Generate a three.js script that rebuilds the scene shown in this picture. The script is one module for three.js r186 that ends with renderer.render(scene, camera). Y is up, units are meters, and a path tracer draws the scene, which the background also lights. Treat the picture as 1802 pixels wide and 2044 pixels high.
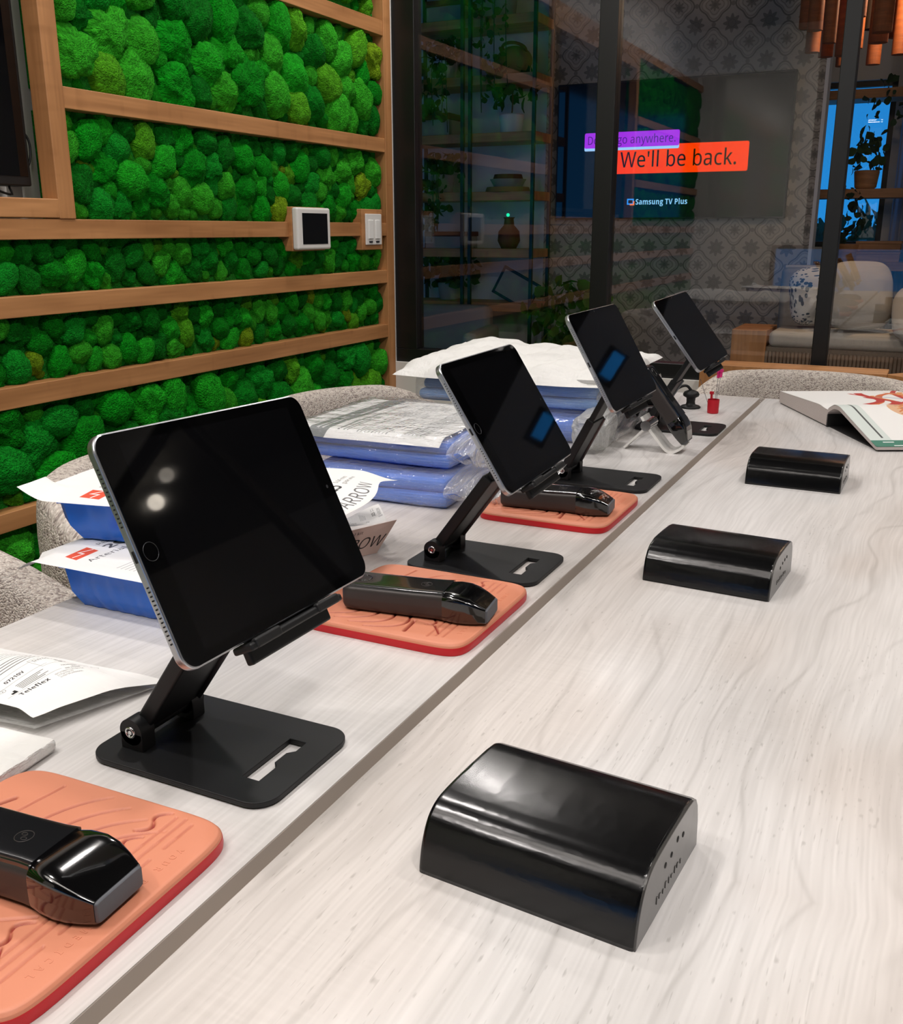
import * as THREE from 'three';
import { RoundedBoxGeometry } from 'three/addons/geometries/RoundedBoxGeometry.js';
import { mergeGeometries, mergeVertices } from 'three/addons/utils/BufferGeometryUtils.js';
import { RectAreaLightUniformsLib } from 'three/addons/lights/RectAreaLightUniformsLib.js';
import { FontLoader } from 'three/addons/loaders/FontLoader.js';
import { TextGeometry } from 'three/addons/geometries/TextGeometry.js';

// ------------------------------------------------------------------ camera, sky, exposure
const scene = new THREE.Scene();
const D2R = Math.PI / 180, TABLE = 0.75;
const camera = new THREE.PerspectiveCamera(2 * Math.atan(1022 / 1940.3) / D2R, 1802 / 2044, 0.03, 100);
camera.position.set(0, 1.181, 0);
camera.rotation.order = 'YXZ';
camera.rotation.set(-16.1534 * D2R, 26.0309 * D2R, -0.0654 * D2R);
camera.updateMatrixWorld(true);
const renderer = new THREE.WebGLRenderer({ antialias: true });
renderer.toneMapping = THREE.LinearToneMapping;
renderer.toneMappingExposure = 1.0;
renderer.shadowMap.enabled = true;
RectAreaLightUniformsLib.init();

// dusk sky: one even gradient, pale blue at the horizon to deep blue overhead
{
  const w = 64, h = 64, d = new Float32Array(w * h * 4);
  for (let y = 0; y < h; y++) {
    const e = Math.max(0, (y + 0.5) / h * 2 - 1);           // 0 at the horizon, 1 at the zenith
    const t = Math.pow(e, 0.6);
    for (let x = 0; x < w; x++) d.set([0.02 * (1 - t) + 0.006 * t, 0.30 * (1 - t) + 0.10 * t, 0.80 * (1 - t) + 0.42 * t, 1], (y * w + x) * 4);
  }
  const sky = new THREE.DataTexture(d, w, h, THREE.RGBAFormat, THREE.FloatType);
  sky.mapping = THREE.EquirectangularReflectionMapping;
  sky.magFilter = sky.minFilter = THREE.LinearFilter; sky.needsUpdate = true;
  scene.background = sky;
}
const LAMP = { color: 0xfff9f5, radiance: 140, size: 0.15 };   // recessed ceiling downlights

// ------------------------------------------------------------------ helpers
function rngOf(a) { return () => { a |= 0; a = a + 0x6D2B79F5 | 0; let t = Math.imul(a ^ a >>> 15, 1 | a); t = t + Math.imul(t ^ t >>> 7, 61 | t) ^ t; return ((t ^ t >>> 14) >>> 0) / 4294967296; }; }
const V = (x, y, z) => new THREE.Vector3(x, y, z);
const lerp = (a, b, t) => a + (b - a) * t, clamp = (x, a = 0, b = 1) => Math.min(b, Math.max(a, x));
const sstep = (a, b, x) => { const t = clamp((x - a) / (b - a)); return t * t * (3 - 2 * t); };
const hash3 = (x, y, z) => { let h = Math.imul(x, 374761393) + Math.imul(y, 668265263) + Math.imul(z, 2147483647 ^ 0x5bd1e995); h = Math.imul(h ^ h >>> 13, 1274126177); return ((h ^ h >>> 16) >>> 0) / 4294967296; };
function noise3(x, y, z) {
  const X = Math.floor(x), Y = Math.floor(y), Z = Math.floor(z); let u = x - X, v = y - Y, w = z - Z;
  u = u * u * (3 - 2 * u); v = v * v * (3 - 2 * v); w = w * w * (3 - 2 * w);
  const L = (k) => lerp(lerp(hash3(X, Y, Z + k), hash3(X + 1, Y, Z + k), u), lerp(hash3(X, Y + 1, Z + k), hash3(X + 1, Y + 1, Z + k), u), v);
  return lerp(L(0), L(1), w) * 2 - 1;
}
function noise2(x, y, s = 0, px = 0, py = 0) {           // value noise, periodic when px, py are given
  const X = Math.floor(x), Y = Math.floor(y); let u = x - X, v = y - Y;
  u = u * u * (3 - 2 * u); v = v * v * (3 - 2 * v);
  const a = px ? ((X % px) + px) % px : X, b = px ? (((X + 1) % px) + px) % px : X + 1, c = py ? ((Y % py) + py) % py : Y, d = py ? (((Y + 1) % py) + py) % py : Y + 1;
  return lerp(lerp(hash3(a, c, s), hash3(b, c, s), u), lerp(hash3(a, d, s), hash3(b, d, s), u), v);
}
const fbm2 = (x, y, s, o = 4) => { let a = 0, k = 0.5, t = 0; for (let i = 0; i < o; i++) { a += noise2(x, y, s + i) * k; t += k; k /= 2; x *= 2.03; y *= 2.03; } return a / t; };
// a pixel of the photograph as a direction, cut with a plane
function ray(px, py) { return V((px - 901) / 1940.3, -(py - 1022) / 1940.3, -1).applyQuaternion(camera.quaternion); }
function onY(px, py, y) { const d = ray(px, py); return d.multiplyScalar((y - 1.181) / d.y).add(camera.position); }
function onZ(px, py, z) { const d = ray(px, py); return d.multiplyScalar(z / d.z).add(camera.position); }

const taken = {};
function numbered(name) { const n = taken[name] = (taken[name] ?? -1) + 1; return n ? `${name}_${String(n).padStart(3, '0')}` : name; }
function tag(o, label, category, group) { o.userData = { label, category, ...(group ? { group } : {}) }; return o; }
function thing(name, label, category, pos = [0, 0, 0], turn = 0, group) {
  const o = new THREE.Group(); o.name = numbered(name); o.position.set(...pos); o.rotation.y = turn; scene.add(o);
  return tag(o, label, category, group);
}
function structure(name, label) { const o = new THREE.Group(); o.name = name; o.userData = { kind: 'structure', ...(label ? { label, category: name.split('_')[0] } : {}) }; scene.add(o); return o; }
function part(parent, name, geo, mat, label) {
  const m = new THREE.Mesh(geo, mat); m.name = name; m.castShadow = m.receiveShadow = true;
  if (label) m.userData.label = label;
  parent.add(m); return m;
}
// boxes: uv in metres, u along the longest side
function uvMetres(g, long, k = 1, ou = 0, ov = 0) {
  const p = g.attributes.position, n = g.attributes.normal, uv = new Float32Array(p.count * 2), A = ['x', 'y', 'z'];
  for (let i = 0; i < p.count; i++) {
    const c = [p.getX(i), p.getY(i), p.getZ(i)], m = [Math.abs(n.getX(i)), Math.abs(n.getY(i)), Math.abs(n.getZ(i))];
    const d = m.indexOf(Math.max(...m)); let o = [0, 1, 2].filter((a) => a !== d);
    if (A[o[1]] === long) o.reverse();
    uv[2 * i] = c[o[0]] * k + ou; uv[2 * i + 1] = c[o[1]] * k + ov;
  }
  g.setAttribute('uv', new THREE.BufferAttribute(uv, 2)); return g;
}
let uvSeed = 0;
function box(x0, x1, y0, y1, z0, z1, r = 0.002, seg = 2) {
  const w = x1 - x0, h = y1 - y0, d = z1 - z0;
  const g = r > 0 ? new RoundedBoxGeometry(w, h, d, seg, Math.min(r, w / 2.01, h / 2.01, d / 2.01)) : new THREE.BoxGeometry(w, h, d);
  const long = d >= w && d >= h ? 'z' : w >= h ? 'x' : 'y'; uvSeed += 0.37;
  uvMetres(g, long, 1, uvSeed % 3, (uvSeed * 1.7) % 2);
  g.translate((x0 + x1) / 2, (y0 + y1) / 2, (z0 + z1) / 2); return g;
}
function tube(pts, r, seg = 24, rad = 8, closed = false) { return new THREE.TubeGeometry(new THREE.CatmullRomCurve3(pts, closed), seg, r, rad, closed); }
function cyl(r0, r1, h, x = 0, y = 0, z = 0, seg = 24) { const g = new THREE.CylinderGeometry(r0, r1, h, seg); g.translate(x, y, z); return g; }
function rod(a, b, r, seg = 10) { const g = new THREE.CylinderGeometry(r, r, a.distanceTo(b), seg); g.applyQuaternion(new THREE.Quaternion().setFromUnitVectors(V(0, 1, 0), b.clone().sub(a).normalize())); g.translate((a.x + b.x) / 2, (a.y + b.y) / 2, (a.z + b.z) / 2); return g; }
function roundRect(w, h, r) {
  const s = new THREE.Shape(), x = w / 2, y = h / 2;
  s.moveTo(-x + r, -y); s.lineTo(x - r, -y); s.absarc(x - r, -y + r, r, -Math.PI / 2, 0); s.lineTo(x, y - r); s.absarc(x - r, y - r, r, 0, Math.PI / 2);
  s.lineTo(-x + r, y); s.absarc(-x + r, y - r, r, Math.PI / 2, Math.PI); s.lineTo(-x, -y + r); s.absarc(-x + r, -y + r, r, Math.PI, Math.PI * 1.5); return s;
}
function slab(w, h, t, r, bevel = 0, seg = 8) {           // rounded rectangle in xy, front face at z = 0
  const g = new THREE.ExtrudeGeometry(roundRect(w - 2 * bevel, h - 2 * bevel, Math.max(r - bevel, 1e-4)), { depth: t - 2 * bevel, bevelEnabled: bevel > 0, bevelThickness: bevel, bevelSize: bevel, bevelSegments: 3, curveSegments: seg });
  g.translate(0, 0, -t + bevel); return g;
}
function sheet(nu, nv, f, uvf) {                          // a grid surface f(u, v) -> Vector3
  const p = [], uv = [], ix = [];
  for (let j = 0; j <= nv; j++) for (let i = 0; i <= nu; i++) { const u = i / nu, v = j / nv, q = f(u, v); p.push(q.x, q.y, q.z); const t = uvf ? uvf(u, v) : [u, v]; uv.push(t[0], t[1]); }
  for (let j = 0; j < nv; j++) for (let i = 0; i < nu; i++) { const a = j * (nu + 1) + i, b = a + 1, c = a + nu + 1, d = c + 1; ix.push(a, b, d, a, d, c); }
  const g = new THREE.BufferGeometry(); g.setAttribute('position', new THREE.Float32BufferAttribute(p, 3)); g.setAttribute('uv', new THREE.Float32BufferAttribute(uv, 2)); g.setIndex(ix); g.computeVertexNormals(); return g;
}
function loft(rings, capA = true, capB = true) {          // rings: arrays of Vector3 of equal length, closed round
  const n = rings[0].length, p = [], uv = [], ix = [];
  rings.forEach((r, j) => { for (let i = 0; i <= n; i++) { const q = r[i % n]; p.push(q.x, q.y, q.z); uv.push(i / n, j / (rings.length - 1)); } });
  for (let j = 0; j < rings.length - 1; j++) for (let i = 0; i < n; i++) { const a = j * (n + 1) + i, b = a + 1, c = a + n + 1, d = c + 1; ix.push(a, c, d, a, d, b); }
  const cap = (r, flip) => { const c = V(0, 0, 0); r.forEach((q) => c.add(q)); c.multiplyScalar(1 / n); const at = p.length / 3; p.push(c.x, c.y, c.z); uv.push(0.5, 0.5); r.forEach((q) => { p.push(q.x, q.y, q.z); uv.push(0.5, 0.5); }); for (let i = 0; i < n; i++) { const a = at + 1 + i, b = at + 1 + (i + 1) % n; flip ? ix.push(at, b, a) : ix.push(at, a, b); } };
  if (capA) cap(rings[0], false); if (capB) cap(rings[rings.length - 1], true);
  const g = new THREE.BufferGeometry(); g.setAttribute('position', new THREE.Float32BufferAttribute(p, 3)); g.setAttribute('uv', new THREE.Float32BufferAttribute(uv, 2)); g.setIndex(ix); g.computeVertexNormals(); return g;
}
const merge = (gs) => mergeGeometries(gs.map((g) => { g = g.index ? g.toNonIndexed() : g; for (const k of Object.keys(g.attributes)) if (!['position', 'normal', 'uv'].includes(k)) g.deleteAttribute(k); return g; }));

// ------------------------------------------------------------------ textures
function dataTex(w, h, f, srgb = true, wrap = THREE.RepeatWrapping) {
  const d = new Uint8Array(w * h * 4);
  for (let y = 0; y < h; y++) for (let x = 0; x < w; x++) { const c = f(x / w, y / h, x, y), i = (y * w + x) * 4; d[i] = clamp(c[0], 0, 255); d[i + 1] = clamp(c[1], 0, 255); d[i + 2] = clamp(c[2], 0, 255); d[i + 3] = 255; }
  const t = new THREE.DataTexture(d, w, h); t.wrapS = t.wrapT = wrap; t.magFilter = THREE.LinearFilter; t.minFilter = THREE.LinearMipmapLinearFilter; t.generateMipmaps = true;
  if (srgb) t.colorSpace = THREE.SRGBColorSpace; t.needsUpdate = true; return t;
}
function canvasTex(w, h, draw) {
  const c = document.createElement('canvas'); c.width = w; c.height = h; const g = c.getContext('2d'); draw(g, w, h);
  const t = new THREE.CanvasTexture(c); t.colorSpace = THREE.SRGBColorSpace; t.anisotropy = 8; return t;
}
function repeated(t, u, v) { const c = t.clone(); c.repeat.set(u, v); c.needsUpdate = true; return c; }
const mix3 = (a, b, t) => [lerp(a[0], b[0], t), lerp(a[1], b[1], t), lerp(a[2], b[2], t)];

// whitewashed timber laminate: u is across the grain, v along it
function tableTexture(seed, w, h, W, H) {
  return dataTex(w, h, (u, v) => {
    const x = u * W, z = v * H;
    const warp = fbm2(x * 2.6 + seed, z * 1.5, seed, 4) * 0.36 + fbm2(x * 9, z * 5 + seed, seed + 9, 3) * 0.035;
    const ring = (x + warp) * 15, fr = ring - Math.floor(ring), id = Math.floor(ring);
    const str = 0.25 + 0.75 * noise2(id * 3.1, z * 1.3, seed + 3);
    const line = Math.exp(-Math.pow((fr - 0.5) / 0.05, 2)) * str * sstep(0.35, 0.62, noise2(x * 5 + 4, z * 2.3, seed + 21));
    const band = (fr - 0.5) * 0.6;
    const fine = noise2(x * 520 + warp * 90, z * 16, seed + 5) - 0.5, fine2 = noise2(x * 170 + warp * 60, z * 5, seed + 6) - 0.5, mid = noise2(x * 46 + warp * 22, z * 3.4, seed + 7) - 0.5;
    const blotch = fbm2(x * 7, z * 4, seed + 11, 4) - 0.5, warm = sstep(0.42, 0.68, fbm2(x * 4 + 7, z * 2.2, seed + 15, 3));
    const pore = Math.max(0, noise2(x * 800, z * 90, seed + 17) - 0.86) * 3 * sstep(0.45, 0.7, fbm2(x * 8 + 3, z * 5, seed + 19, 3));
    const brush = (noise2(x * 60, z * 420, seed + 23) - 0.5) * sstep(0.5, 0.66, fbm2(x * 5 + 1, z * 3 + 9, seed + 25, 3));
    let c = mix3([213, 210, 208], [206, 199, 194], warm);
    const k = fine * 13 + fine2 * 8 + mid * 6 + blotch * 30 + band * 2 - line * 20 - pore * 70 + brush * 5;
    return [c[0] + k, c[1] + k * 1.01, c[2] + k * 1.03];
  }, true, THREE.MirroredRepeatWrapping);
}
const texWood = dataTex(1024, 512, (u, v) => {            // 1 m along the grain, 0.5 m across, tileable
  const warp = noise2(u * 3, v * 4, 2, 3, 4) * 2.2 + noise2(u * 6, v * 9, 3, 6, 9) * 0.6;
  const ring = Math.sin((v * 26 + warp) * Math.PI * 2 / 2), fine = noise2(u * 10, v * 190, 4, 10, 190) - 0.5, f2 = noise2(u * 4, v * 64, 5, 4, 64) - 0.5, bl = noise2(u * 5, v * 3, 6, 5, 3) - 0.5, fl = Math.max(0, noise2(u * 40, v * 14, 7, 40, 14) - 0.78);
  const k = ring * 5 + fine * 16 + f2 * 16 + bl * 24 - fl * 60;
  return [186 + k, 131 + k * 0.85, 82 + k * 0.68];
});
// loose bouclé: knots of yarn
function boucle(f) {
  const N = 46, P = [];
  const r = rngOf(77);
  for (let i = 0; i < N * N; i++) P.push([r(), r(), r(), r()]);
  return dataTex(768, 768, (u, v) => {
    const gx = u * N, gy = v * N, X = Math.floor(gx), Y = Math.floor(gy); let best = 9, val = 0, ed = 0;
    for (let j = -1; j <= 1; j++) for (let i = -1; i <= 1; i++) {
      const q = P[((Y + j + N) % N) * N + (X + i + N) % N], dx = gx - X - i - q[0], dy = gy - Y - j - q[1], a = q[2] * 6.28, c = Math.cos(a), s = Math.sin(a);
      const d = Math.hypot((dx * c + dy * s) * 0.72, (-dx * s + dy * c) * 1.45);
      if (d < best) { best = d; val = q[3]; ed = Math.abs(-dx * s + dy * c); }
    }
    return f(best, val, noise2(u * 230, v * 230, 5, 230, 230));
  }, f.srgb);
}
const fBou = (d, v, n) => { const c = v < 0.5 ? [232, 222, 212] : v < 0.82 ? [212, 200, 190] : [176, 163, 156]; const k = (n - 0.5) * 22; return [c[0] + k, c[1] + k, c[2] + k]; }; fBou.srgb = true;
const texBoucle = boucle(fBou);
const hBou = (d, v, n) => { const h = 255 * clamp(1.05 - d * 1.25 + (n - 0.5) * 0.25); return [h, h, h]; }; hBou.srgb = false;
const texBoucleH = boucle(hBou);
const texMossH = dataTex(512, 512, (u, v) => { const a = noise2(u * 60, v * 60, 1, 60, 60), b = noise2(u * 130, v * 130, 2, 130, 130), c = noise2(u * 24, v * 24, 3, 24, 24), h = 255 * (0.45 * a + 0.35 * b + 0.2 * c); return [h, h, h]; }, false);
const texMoss = dataTex(512, 512, (u, v) => { const a = noise2(u * 50, v * 50, 11, 50, 50), b = noise2(u * 140, v * 140, 12, 140, 140), c = noise2(u * 12, v * 12, 13, 12, 12), k = 0.62 + 0.38 * (0.4 * a + 0.35 * b + 0.25 * c) * 1.5; return [235 * k, 245 * k, 225 * k]; });
const texGrit = dataTex(256, 256, (u, v) => { const h = 255 * noise2(u * 128, v * 128, 8, 128, 128); return [h, h, h]; }, false);
const texCrumple = dataTex(512, 512, (u, v) => { const q = (s, k) => Math.abs(noise2(u * k, v * k, s, k, k) * 2 - 1); const h = 255 * (0.5 * q(1, 7) + 0.3 * q(2, 15) + 0.2 * q(3, 34)); return [h, h, h]; }, false);

// ------------------------------------------------------------------ materials
const S = (o) => new THREE.MeshStandardMaterial(o), P = (o) => new THREE.MeshPhysicalMaterial(o);
const M = {
  wood: S({ map: texWood, roughness: 0.48, bumpMap: texGrit, bumpScale: 0.0001 }),
  white: S({ color: 0xe6e3de, roughness: 0.85 }), ceiling: S({ color: 0x34332f, roughness: 0.95 }), floor: S({ color: 0x6d675f, roughness: 0.9 }), charcoal: S({ color: 0x17181a, roughness: 0.8 }),
  frame: S({ color: 0x090a0b, roughness: 0.42 }), glass: P({ color: 0xffffff, transmission: 1, thickness: 0, roughness: 0, ior: 1.52 }),
  boucle: S({ map: repeated(texBoucle, 1 / 0.17, 1 / 0.17), bumpMap: repeated(texBoucleH, 1 / 0.17, 1 / 0.17), bumpScale: 0.0022, roughness: 1 }),
  laminateEdge: S({ color: 0xcfc4ba, roughness: 0.6 }), steel: S({ color: 0x8b8d90, metalness: 1, roughness: 0.35 }),
  standBlack: S({ color: 0x0f1012, roughness: 0.5, metalness: 0.2, bumpMap: texGrit, bumpScale: 0.00002 }), rubber: S({ color: 0x0a0a0b, roughness: 0.55 }),
  chrome: S({ color: 0xd8d8d8, metalness: 1, roughness: 0.18 }), alu: S({ color: 0xb9bbbf, metalness: 1, roughness: 0.32 }),
  screenGlass: P({ color: 0x040405, roughness: 0.035, ior: 1.5 }), screenOff: P({ color: 0x09090b, roughness: 0.03, ior: 1.52 }), dark: S({ color: 0x020202, roughness: 0.7 }), ring: S({ color: 0x55565a, metalness: 0.8, roughness: 0.3 }),
  gloss: P({ color: 0x050506, roughness: 0.12, clearcoat: 1, clearcoatRoughness: 0.04 }), gun: S({ color: 0x3b3533, roughness: 0.42, metalness: 0.25 }), lens: S({ color: 0x54565c, roughness: 0.5 }),
  probeTop: P({ color: 0x17181a, roughness: 0.16, clearcoat: 0.8, clearcoatRoughness: 0.05 }),
  block: P({ color: 0x060607, roughness: 0.2, bumpMap: texCrumple, bumpScale: 0.0002 }), blockEnd: P({ color: 0x3a3836, roughness: 0.3, clearcoat: 0.5, clearcoatRoughness: 0.15, bumpMap: texCrumple, bumpScale: 0.0006 }),
  skinRed: P({ color: 0xc80418, roughness: 0.35 }), tray: S({ color: 0x0562cc, roughness: 0.26 }),
  tyvek: S({ color: 0xf1f0ee, roughness: 0.8, bumpMap: texCrumple, bumpScale: 0.0006 }), drape: S({ color: 0x4a7ad8, roughness: 0.85, bumpMap: texCrumple, bumpScale: 0.0008 }), paleDrape: S({ color: 0x7ba6de, roughness: 0.85, bumpMap: texCrumple, bumpScale: 0.001 }),
  plastic: P({ color: 0xffffff, transmission: 0.88, thickness: 0, roughness: 0.1, ior: 1.5, bumpMap: texCrumple, bumpScale: 0.004 }), crinkle: P({ color: 0xffffff, transmission: 0.74, thickness: 0, roughness: 0.16, ior: 1.5, bumpMap: texCrumple, bumpScale: 0.006 }), milky: P({ color: 0xf0f0ee, transmission: 0.55, thickness: 0, roughness: 0.3, bumpMap: texCrumple, bumpScale: 0.003 }),
  cloth: S({ color: 0xf0efec, roughness: 0.95, bumpMap: texCrumple, bumpScale: 0.003 }), paper: S({ color: 0xf3f2ef, roughness: 0.75 }),
  whitePlastic: S({ color: 0xeceae6, roughness: 0.35 }), red: S({ color: 0xc00822, roughness: 0.45 }), pink: S({ color: 0xe0287e, roughness: 0.4 }), needle: S({ color: 0xb0b2b5, metalness: 1, roughness: 0.25 }),
  mossBack: S({ color: 0x0b8c1a, roughness: 1, bumpMap: repeated(texMossH, 5, 5), bumpScale: 0.01 }),
};
const GREENS = [0x0fa01e, 0x0b8c1a, 0x22b026, 0x0a8420, 0x3cb42a, 0x129a2c, 0x0a7a1c, 0x5cb022, 0x84a81e].map((c) => P({ color: c, map: texMoss, bumpMap: texMossH, bumpScale: 0.007, roughness: 1, specularIntensity: 0.25 }));

// ================================================================== the room
const XS = -1.95, XB = -2.0;                                // faces of the timber rails and of the moss backing
const GZ = -3.5, REAR = 1.75, RIGHT = 2.6, CEIL = 2.75;     // glass wall, rear wall, right wall, ceiling
part(structure('floor'), 'floor_slab', box(-4.2, 3.9, -0.1, 0, -8.3, REAR + 0.2, 0), M.floor);
part(structure('ceiling'), 'ceiling_slab', box(-4.2, 3.9, CEIL, CEIL + 0.1, -8.3, REAR + 0.2, 0), M.ceiling);
{ // left wall behind the moss, with a niche for the television
  const w = structure('wall_left');
  part(w, 'plaster', merge([box(-2.2, -2.065, 0, CEIL, GZ, -1.81, 0), box(-2.2, -2.065, 0, 1.25, -1.81, -0.25, 0), box(-2.2, -2.065, 2.2, CEIL, -1.81, -0.25, 0), box(-2.2, -2.065, 0, CEIL, -0.25, REAR, 0), box(-2.2, -2.12, 1.25, 2.2, -1.81, -0.25, 0)]), M.white);
  part(structure('baseboard_left'), 'plinth', box(-2.065, XB, 0, 0.06, GZ + 0.03, REAR, 0), M.white);
  part(structure('trim_3'), 'upper_fascia', box(-2.065, XB, 2.33, CEIL, GZ + 0.03, REAR, 0), M.white);
}
{ // end wall of the room: low wall and jamb round the glazing
  const w = structure('wall_back');
  part(w, 'plaster', merge([box(-2.2, RIGHT, 0, 0.668, GZ - 0.06, GZ + 0.03, 0), box(-2.2, -1.953, 0.668, CEIL, GZ - 0.06, GZ + 0.03, 0), box(-1.953, RIGHT, 2.5, CEIL, GZ - 0.06, GZ + 0.03, 0)]), M.white);
}
{ const w = structure('wall_right'); part(w, 'plaster', box(RIGHT, RIGHT + 0.15, 0, CEIL, GZ, REAR, 0), M.white); }
{ // rear wall behind the photographer: white end, charcoal bay with a window
  const w = structure('wall_rear');
  const [a, b, c, d] = [-1.3, 1.5, 0.35, 1.06];
  part(w, 'plaster', merge([box(-2.2, -1.05, d, CEIL, REAR, REAR + 0.15, 0), box(-2.2, a, 0, d, REAR, REAR + 0.15, 0)]), M.white);
  part(w, 'charcoal_bay', merge([box(-1.05, RIGHT, d, CEIL, REAR, REAR + 0.15, 0), box(a, RIGHT, 0, c, REAR, REAR + 0.15, 0), box(b, RIGHT, c, d, REAR, REAR + 0.15, 0)]), M.charcoal);
  const f = structure('window_3', 'wide low dark-framed window behind the table');
  part(f, 'frame', merge([box(a, b, c, c + 0.03, REAR + 0.02, REAR + 0.1, 0), box(a, b, d - 0.03, d, REAR + 0.02, REAR + 0.1, 0), box(a, a + 0.03, c, d, REAR + 0.02, REAR + 0.1, 0), box(b - 0.03, b, c, d, REAR + 0.02, REAR + 0.1, 0)]), M.frame);
  part(f, 'pane', box(a + 0.03, b - 0.03, c + 0.03, d - 0.03, REAR + 0.05, REAR + 0.056, 0), M.glass);
}
{ // black-framed glazing towards the lounge
  const w = structure('window_1', 'black metal framed glass wall'), z0 = GZ - 0.05, z1 = GZ + 0.012;
  part(w, 'sill_rail', box(-1.953, RIGHT, 0.668, 0.722, z0, z1, 0.003), M.frame);
  part(w, 'head_rail', box(-1.953, RIGHT, 2.44, 2.5, z0, z1, 0.003), M.frame);
  part(w, 'jamb', box(-1.953, -1.857, 0.722, 2.44, z0, z1, 0.003), M.frame);
  const ms = [[-1.142, -1.076], [-0.356, -0.308], [0.52, 0.57], [1.4, 1.45], [2.55, RIGHT]];
  for (const [a, b] of ms) part(w, 'mullion', box(a, b, 0.722, 2.44, z0, z1, 0.003), M.frame);
  const edges = [-1.857, ...ms.flat()];
  for (let i = 0; i < edges.length - 1; i += 2) part(w, 'pane', box(edges[i], edges[i + 1], 0.722, 2.44, GZ - 0.022, GZ - 0.012, 0), M.glass);
}
// ------------------------------------------------------------------ timber rails on the moss wall
const RAILS = [[0.48, 0.527], [0.772, 0.823], [0.983, 1.032], [1.161, 1.209], [1.466, 1.516], [1.87, 1.921], [2.28, 2.33]];
const zEnd = -3.42, zStop = -1.86;
{
  const t = structure('trim_1', 'brown timber rails and posts over the moss wall');
  RAILS.forEach(([a, b], i) => {
    const long = i < 4 || i > 5;
    part(t, 'rail', box(XB, XS, a, b, zEnd, long ? REAR : zStop, 0.002), M.wood);
    if (!long) part(t, 'rail', box(XB, XS, a, b, -0.15, REAR, 0.002), M.wood);
  });
  part(t, 'corner_post', box(XB - 0.02, XS + 0.003, 0.06, 2.33, -3.472, zEnd, 0.002), M.wood);
  part(t, 'bottom_rail', box(XB, XS, 0.06, 0.11, zEnd, REAR, 0.002), M.wood);
}
{ // frame of the television niche
  const t = structure('trim_2', 'timber frame lining the television niche');
  part(t, 'post', box(XB, XS + 0.004, 1.209, 2.28, -1.862, -1.81, 0.003), M.wood);
  part(t, 'post', box(XB, XS + 0.004, 1.209, 2.28, -0.25, -0.198, 0.003), M.wood);
  part(t, 'sill', box(XB, XS + 0.003, 1.211, 1.256, -1.812, -0.248, 0.003), M.wood);
  part(t, 'head', box(XB, XS + 0.003, 2.2, 2.278, -1.812, -0.248, 0.003), M.wood);
}
{ // niche lining, television and its leads
  const tv = thing('wall_television', 'black flat television hung in the timber niche', 'television', [-2.02, 1.285, -1.02]);
  part(tv, 'housing', box(-0.05, 0.012, 0, 0.87, -0.772, 0.74, 0.004), M.rubber);
  part(tv, 'screen', box(0.011, 0.0135, 0.022, 0.86, -0.762, 0.73, 0), M.screenOff, 'glossy black switched-off screen');
  const c = thing('television_cable', 'thin black lead looping out beside the television', 'cable', [-2.03, 1.3, -1.8]);
  part(c, 'lead', tube([V(0, 0.12, 0.02), V(0.01, 0.1, -0.002), V(0.012, 0.06, -0.006), V(0.008, 0.02, 0.01), V(0, 0, 0.03)], 0.0028), M.rubber);
  const b = thing('cable_bundle', 'tangle of black leads under the television', 'cable', [-2.04, 1.262, -1.7]);
  const r = rngOf(4);
  for (let i = 0; i < 7; i++) { const z = i * 0.06 - 0.06; part(b, 'lead', tube([V(0, 0.03, z), V(0.012, 0.012 + r() * 0.01, z + 0.02), V(0.016, 0.004, z + 0.05 * r()), V(0.01, 0.02, z + 0.07), V(0, 0.035, z + 0.03)], 0.003, 20, 6), M.rubber); }
}
// ------------------------------------------------------------------ moss
const mossGeo = [];
for (let k = 0; k < 9; k++) {
  let g = new THREE.IcosahedronGeometry(1, 9); g.deleteAttribute('uv'); g.deleteAttribute('normal'); g = mergeVertices(g, 1e-5);
  const p = g.attributes.position, uv = new Float32Array(p.count * 2), r = rngOf(k + 3), asp = 0.85 + 0.4 * r(), lump = k % 3 === 2 ? 0.3 : 0.16;
  for (let i = 0; i < p.count; i++) {
    const x = p.getX(i), y = p.getY(i), z = p.getZ(i);
    const d = 1 + lump * noise3(x * 1.5 + k * 7, y * 1.5, z * 1.5) + (k % 3 === 2 ? 0.1 : 0.05) * noise3(x * 4 + k, y * 4, z * 4 + k) + (k % 3 === 2 ? 0.06 : 0.025) * noise3(x * 11, y * 11 + k, z * 11) + 0.03 * noise3(x * 22, y * 22 + k, z * 22);
    p.setXYZ(i, x * d * 0.8, y * d * asp, z * d / asp); uv[2 * i] = z * 0.35 + 0.5; uv[2 * i + 1] = y * 0.35 + 0.5;
  }
  g.setAttribute('uv', new THREE.BufferAttribute(uv, 2)); g.computeVertexNormals(); mossGeo.push(g);
}
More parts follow.
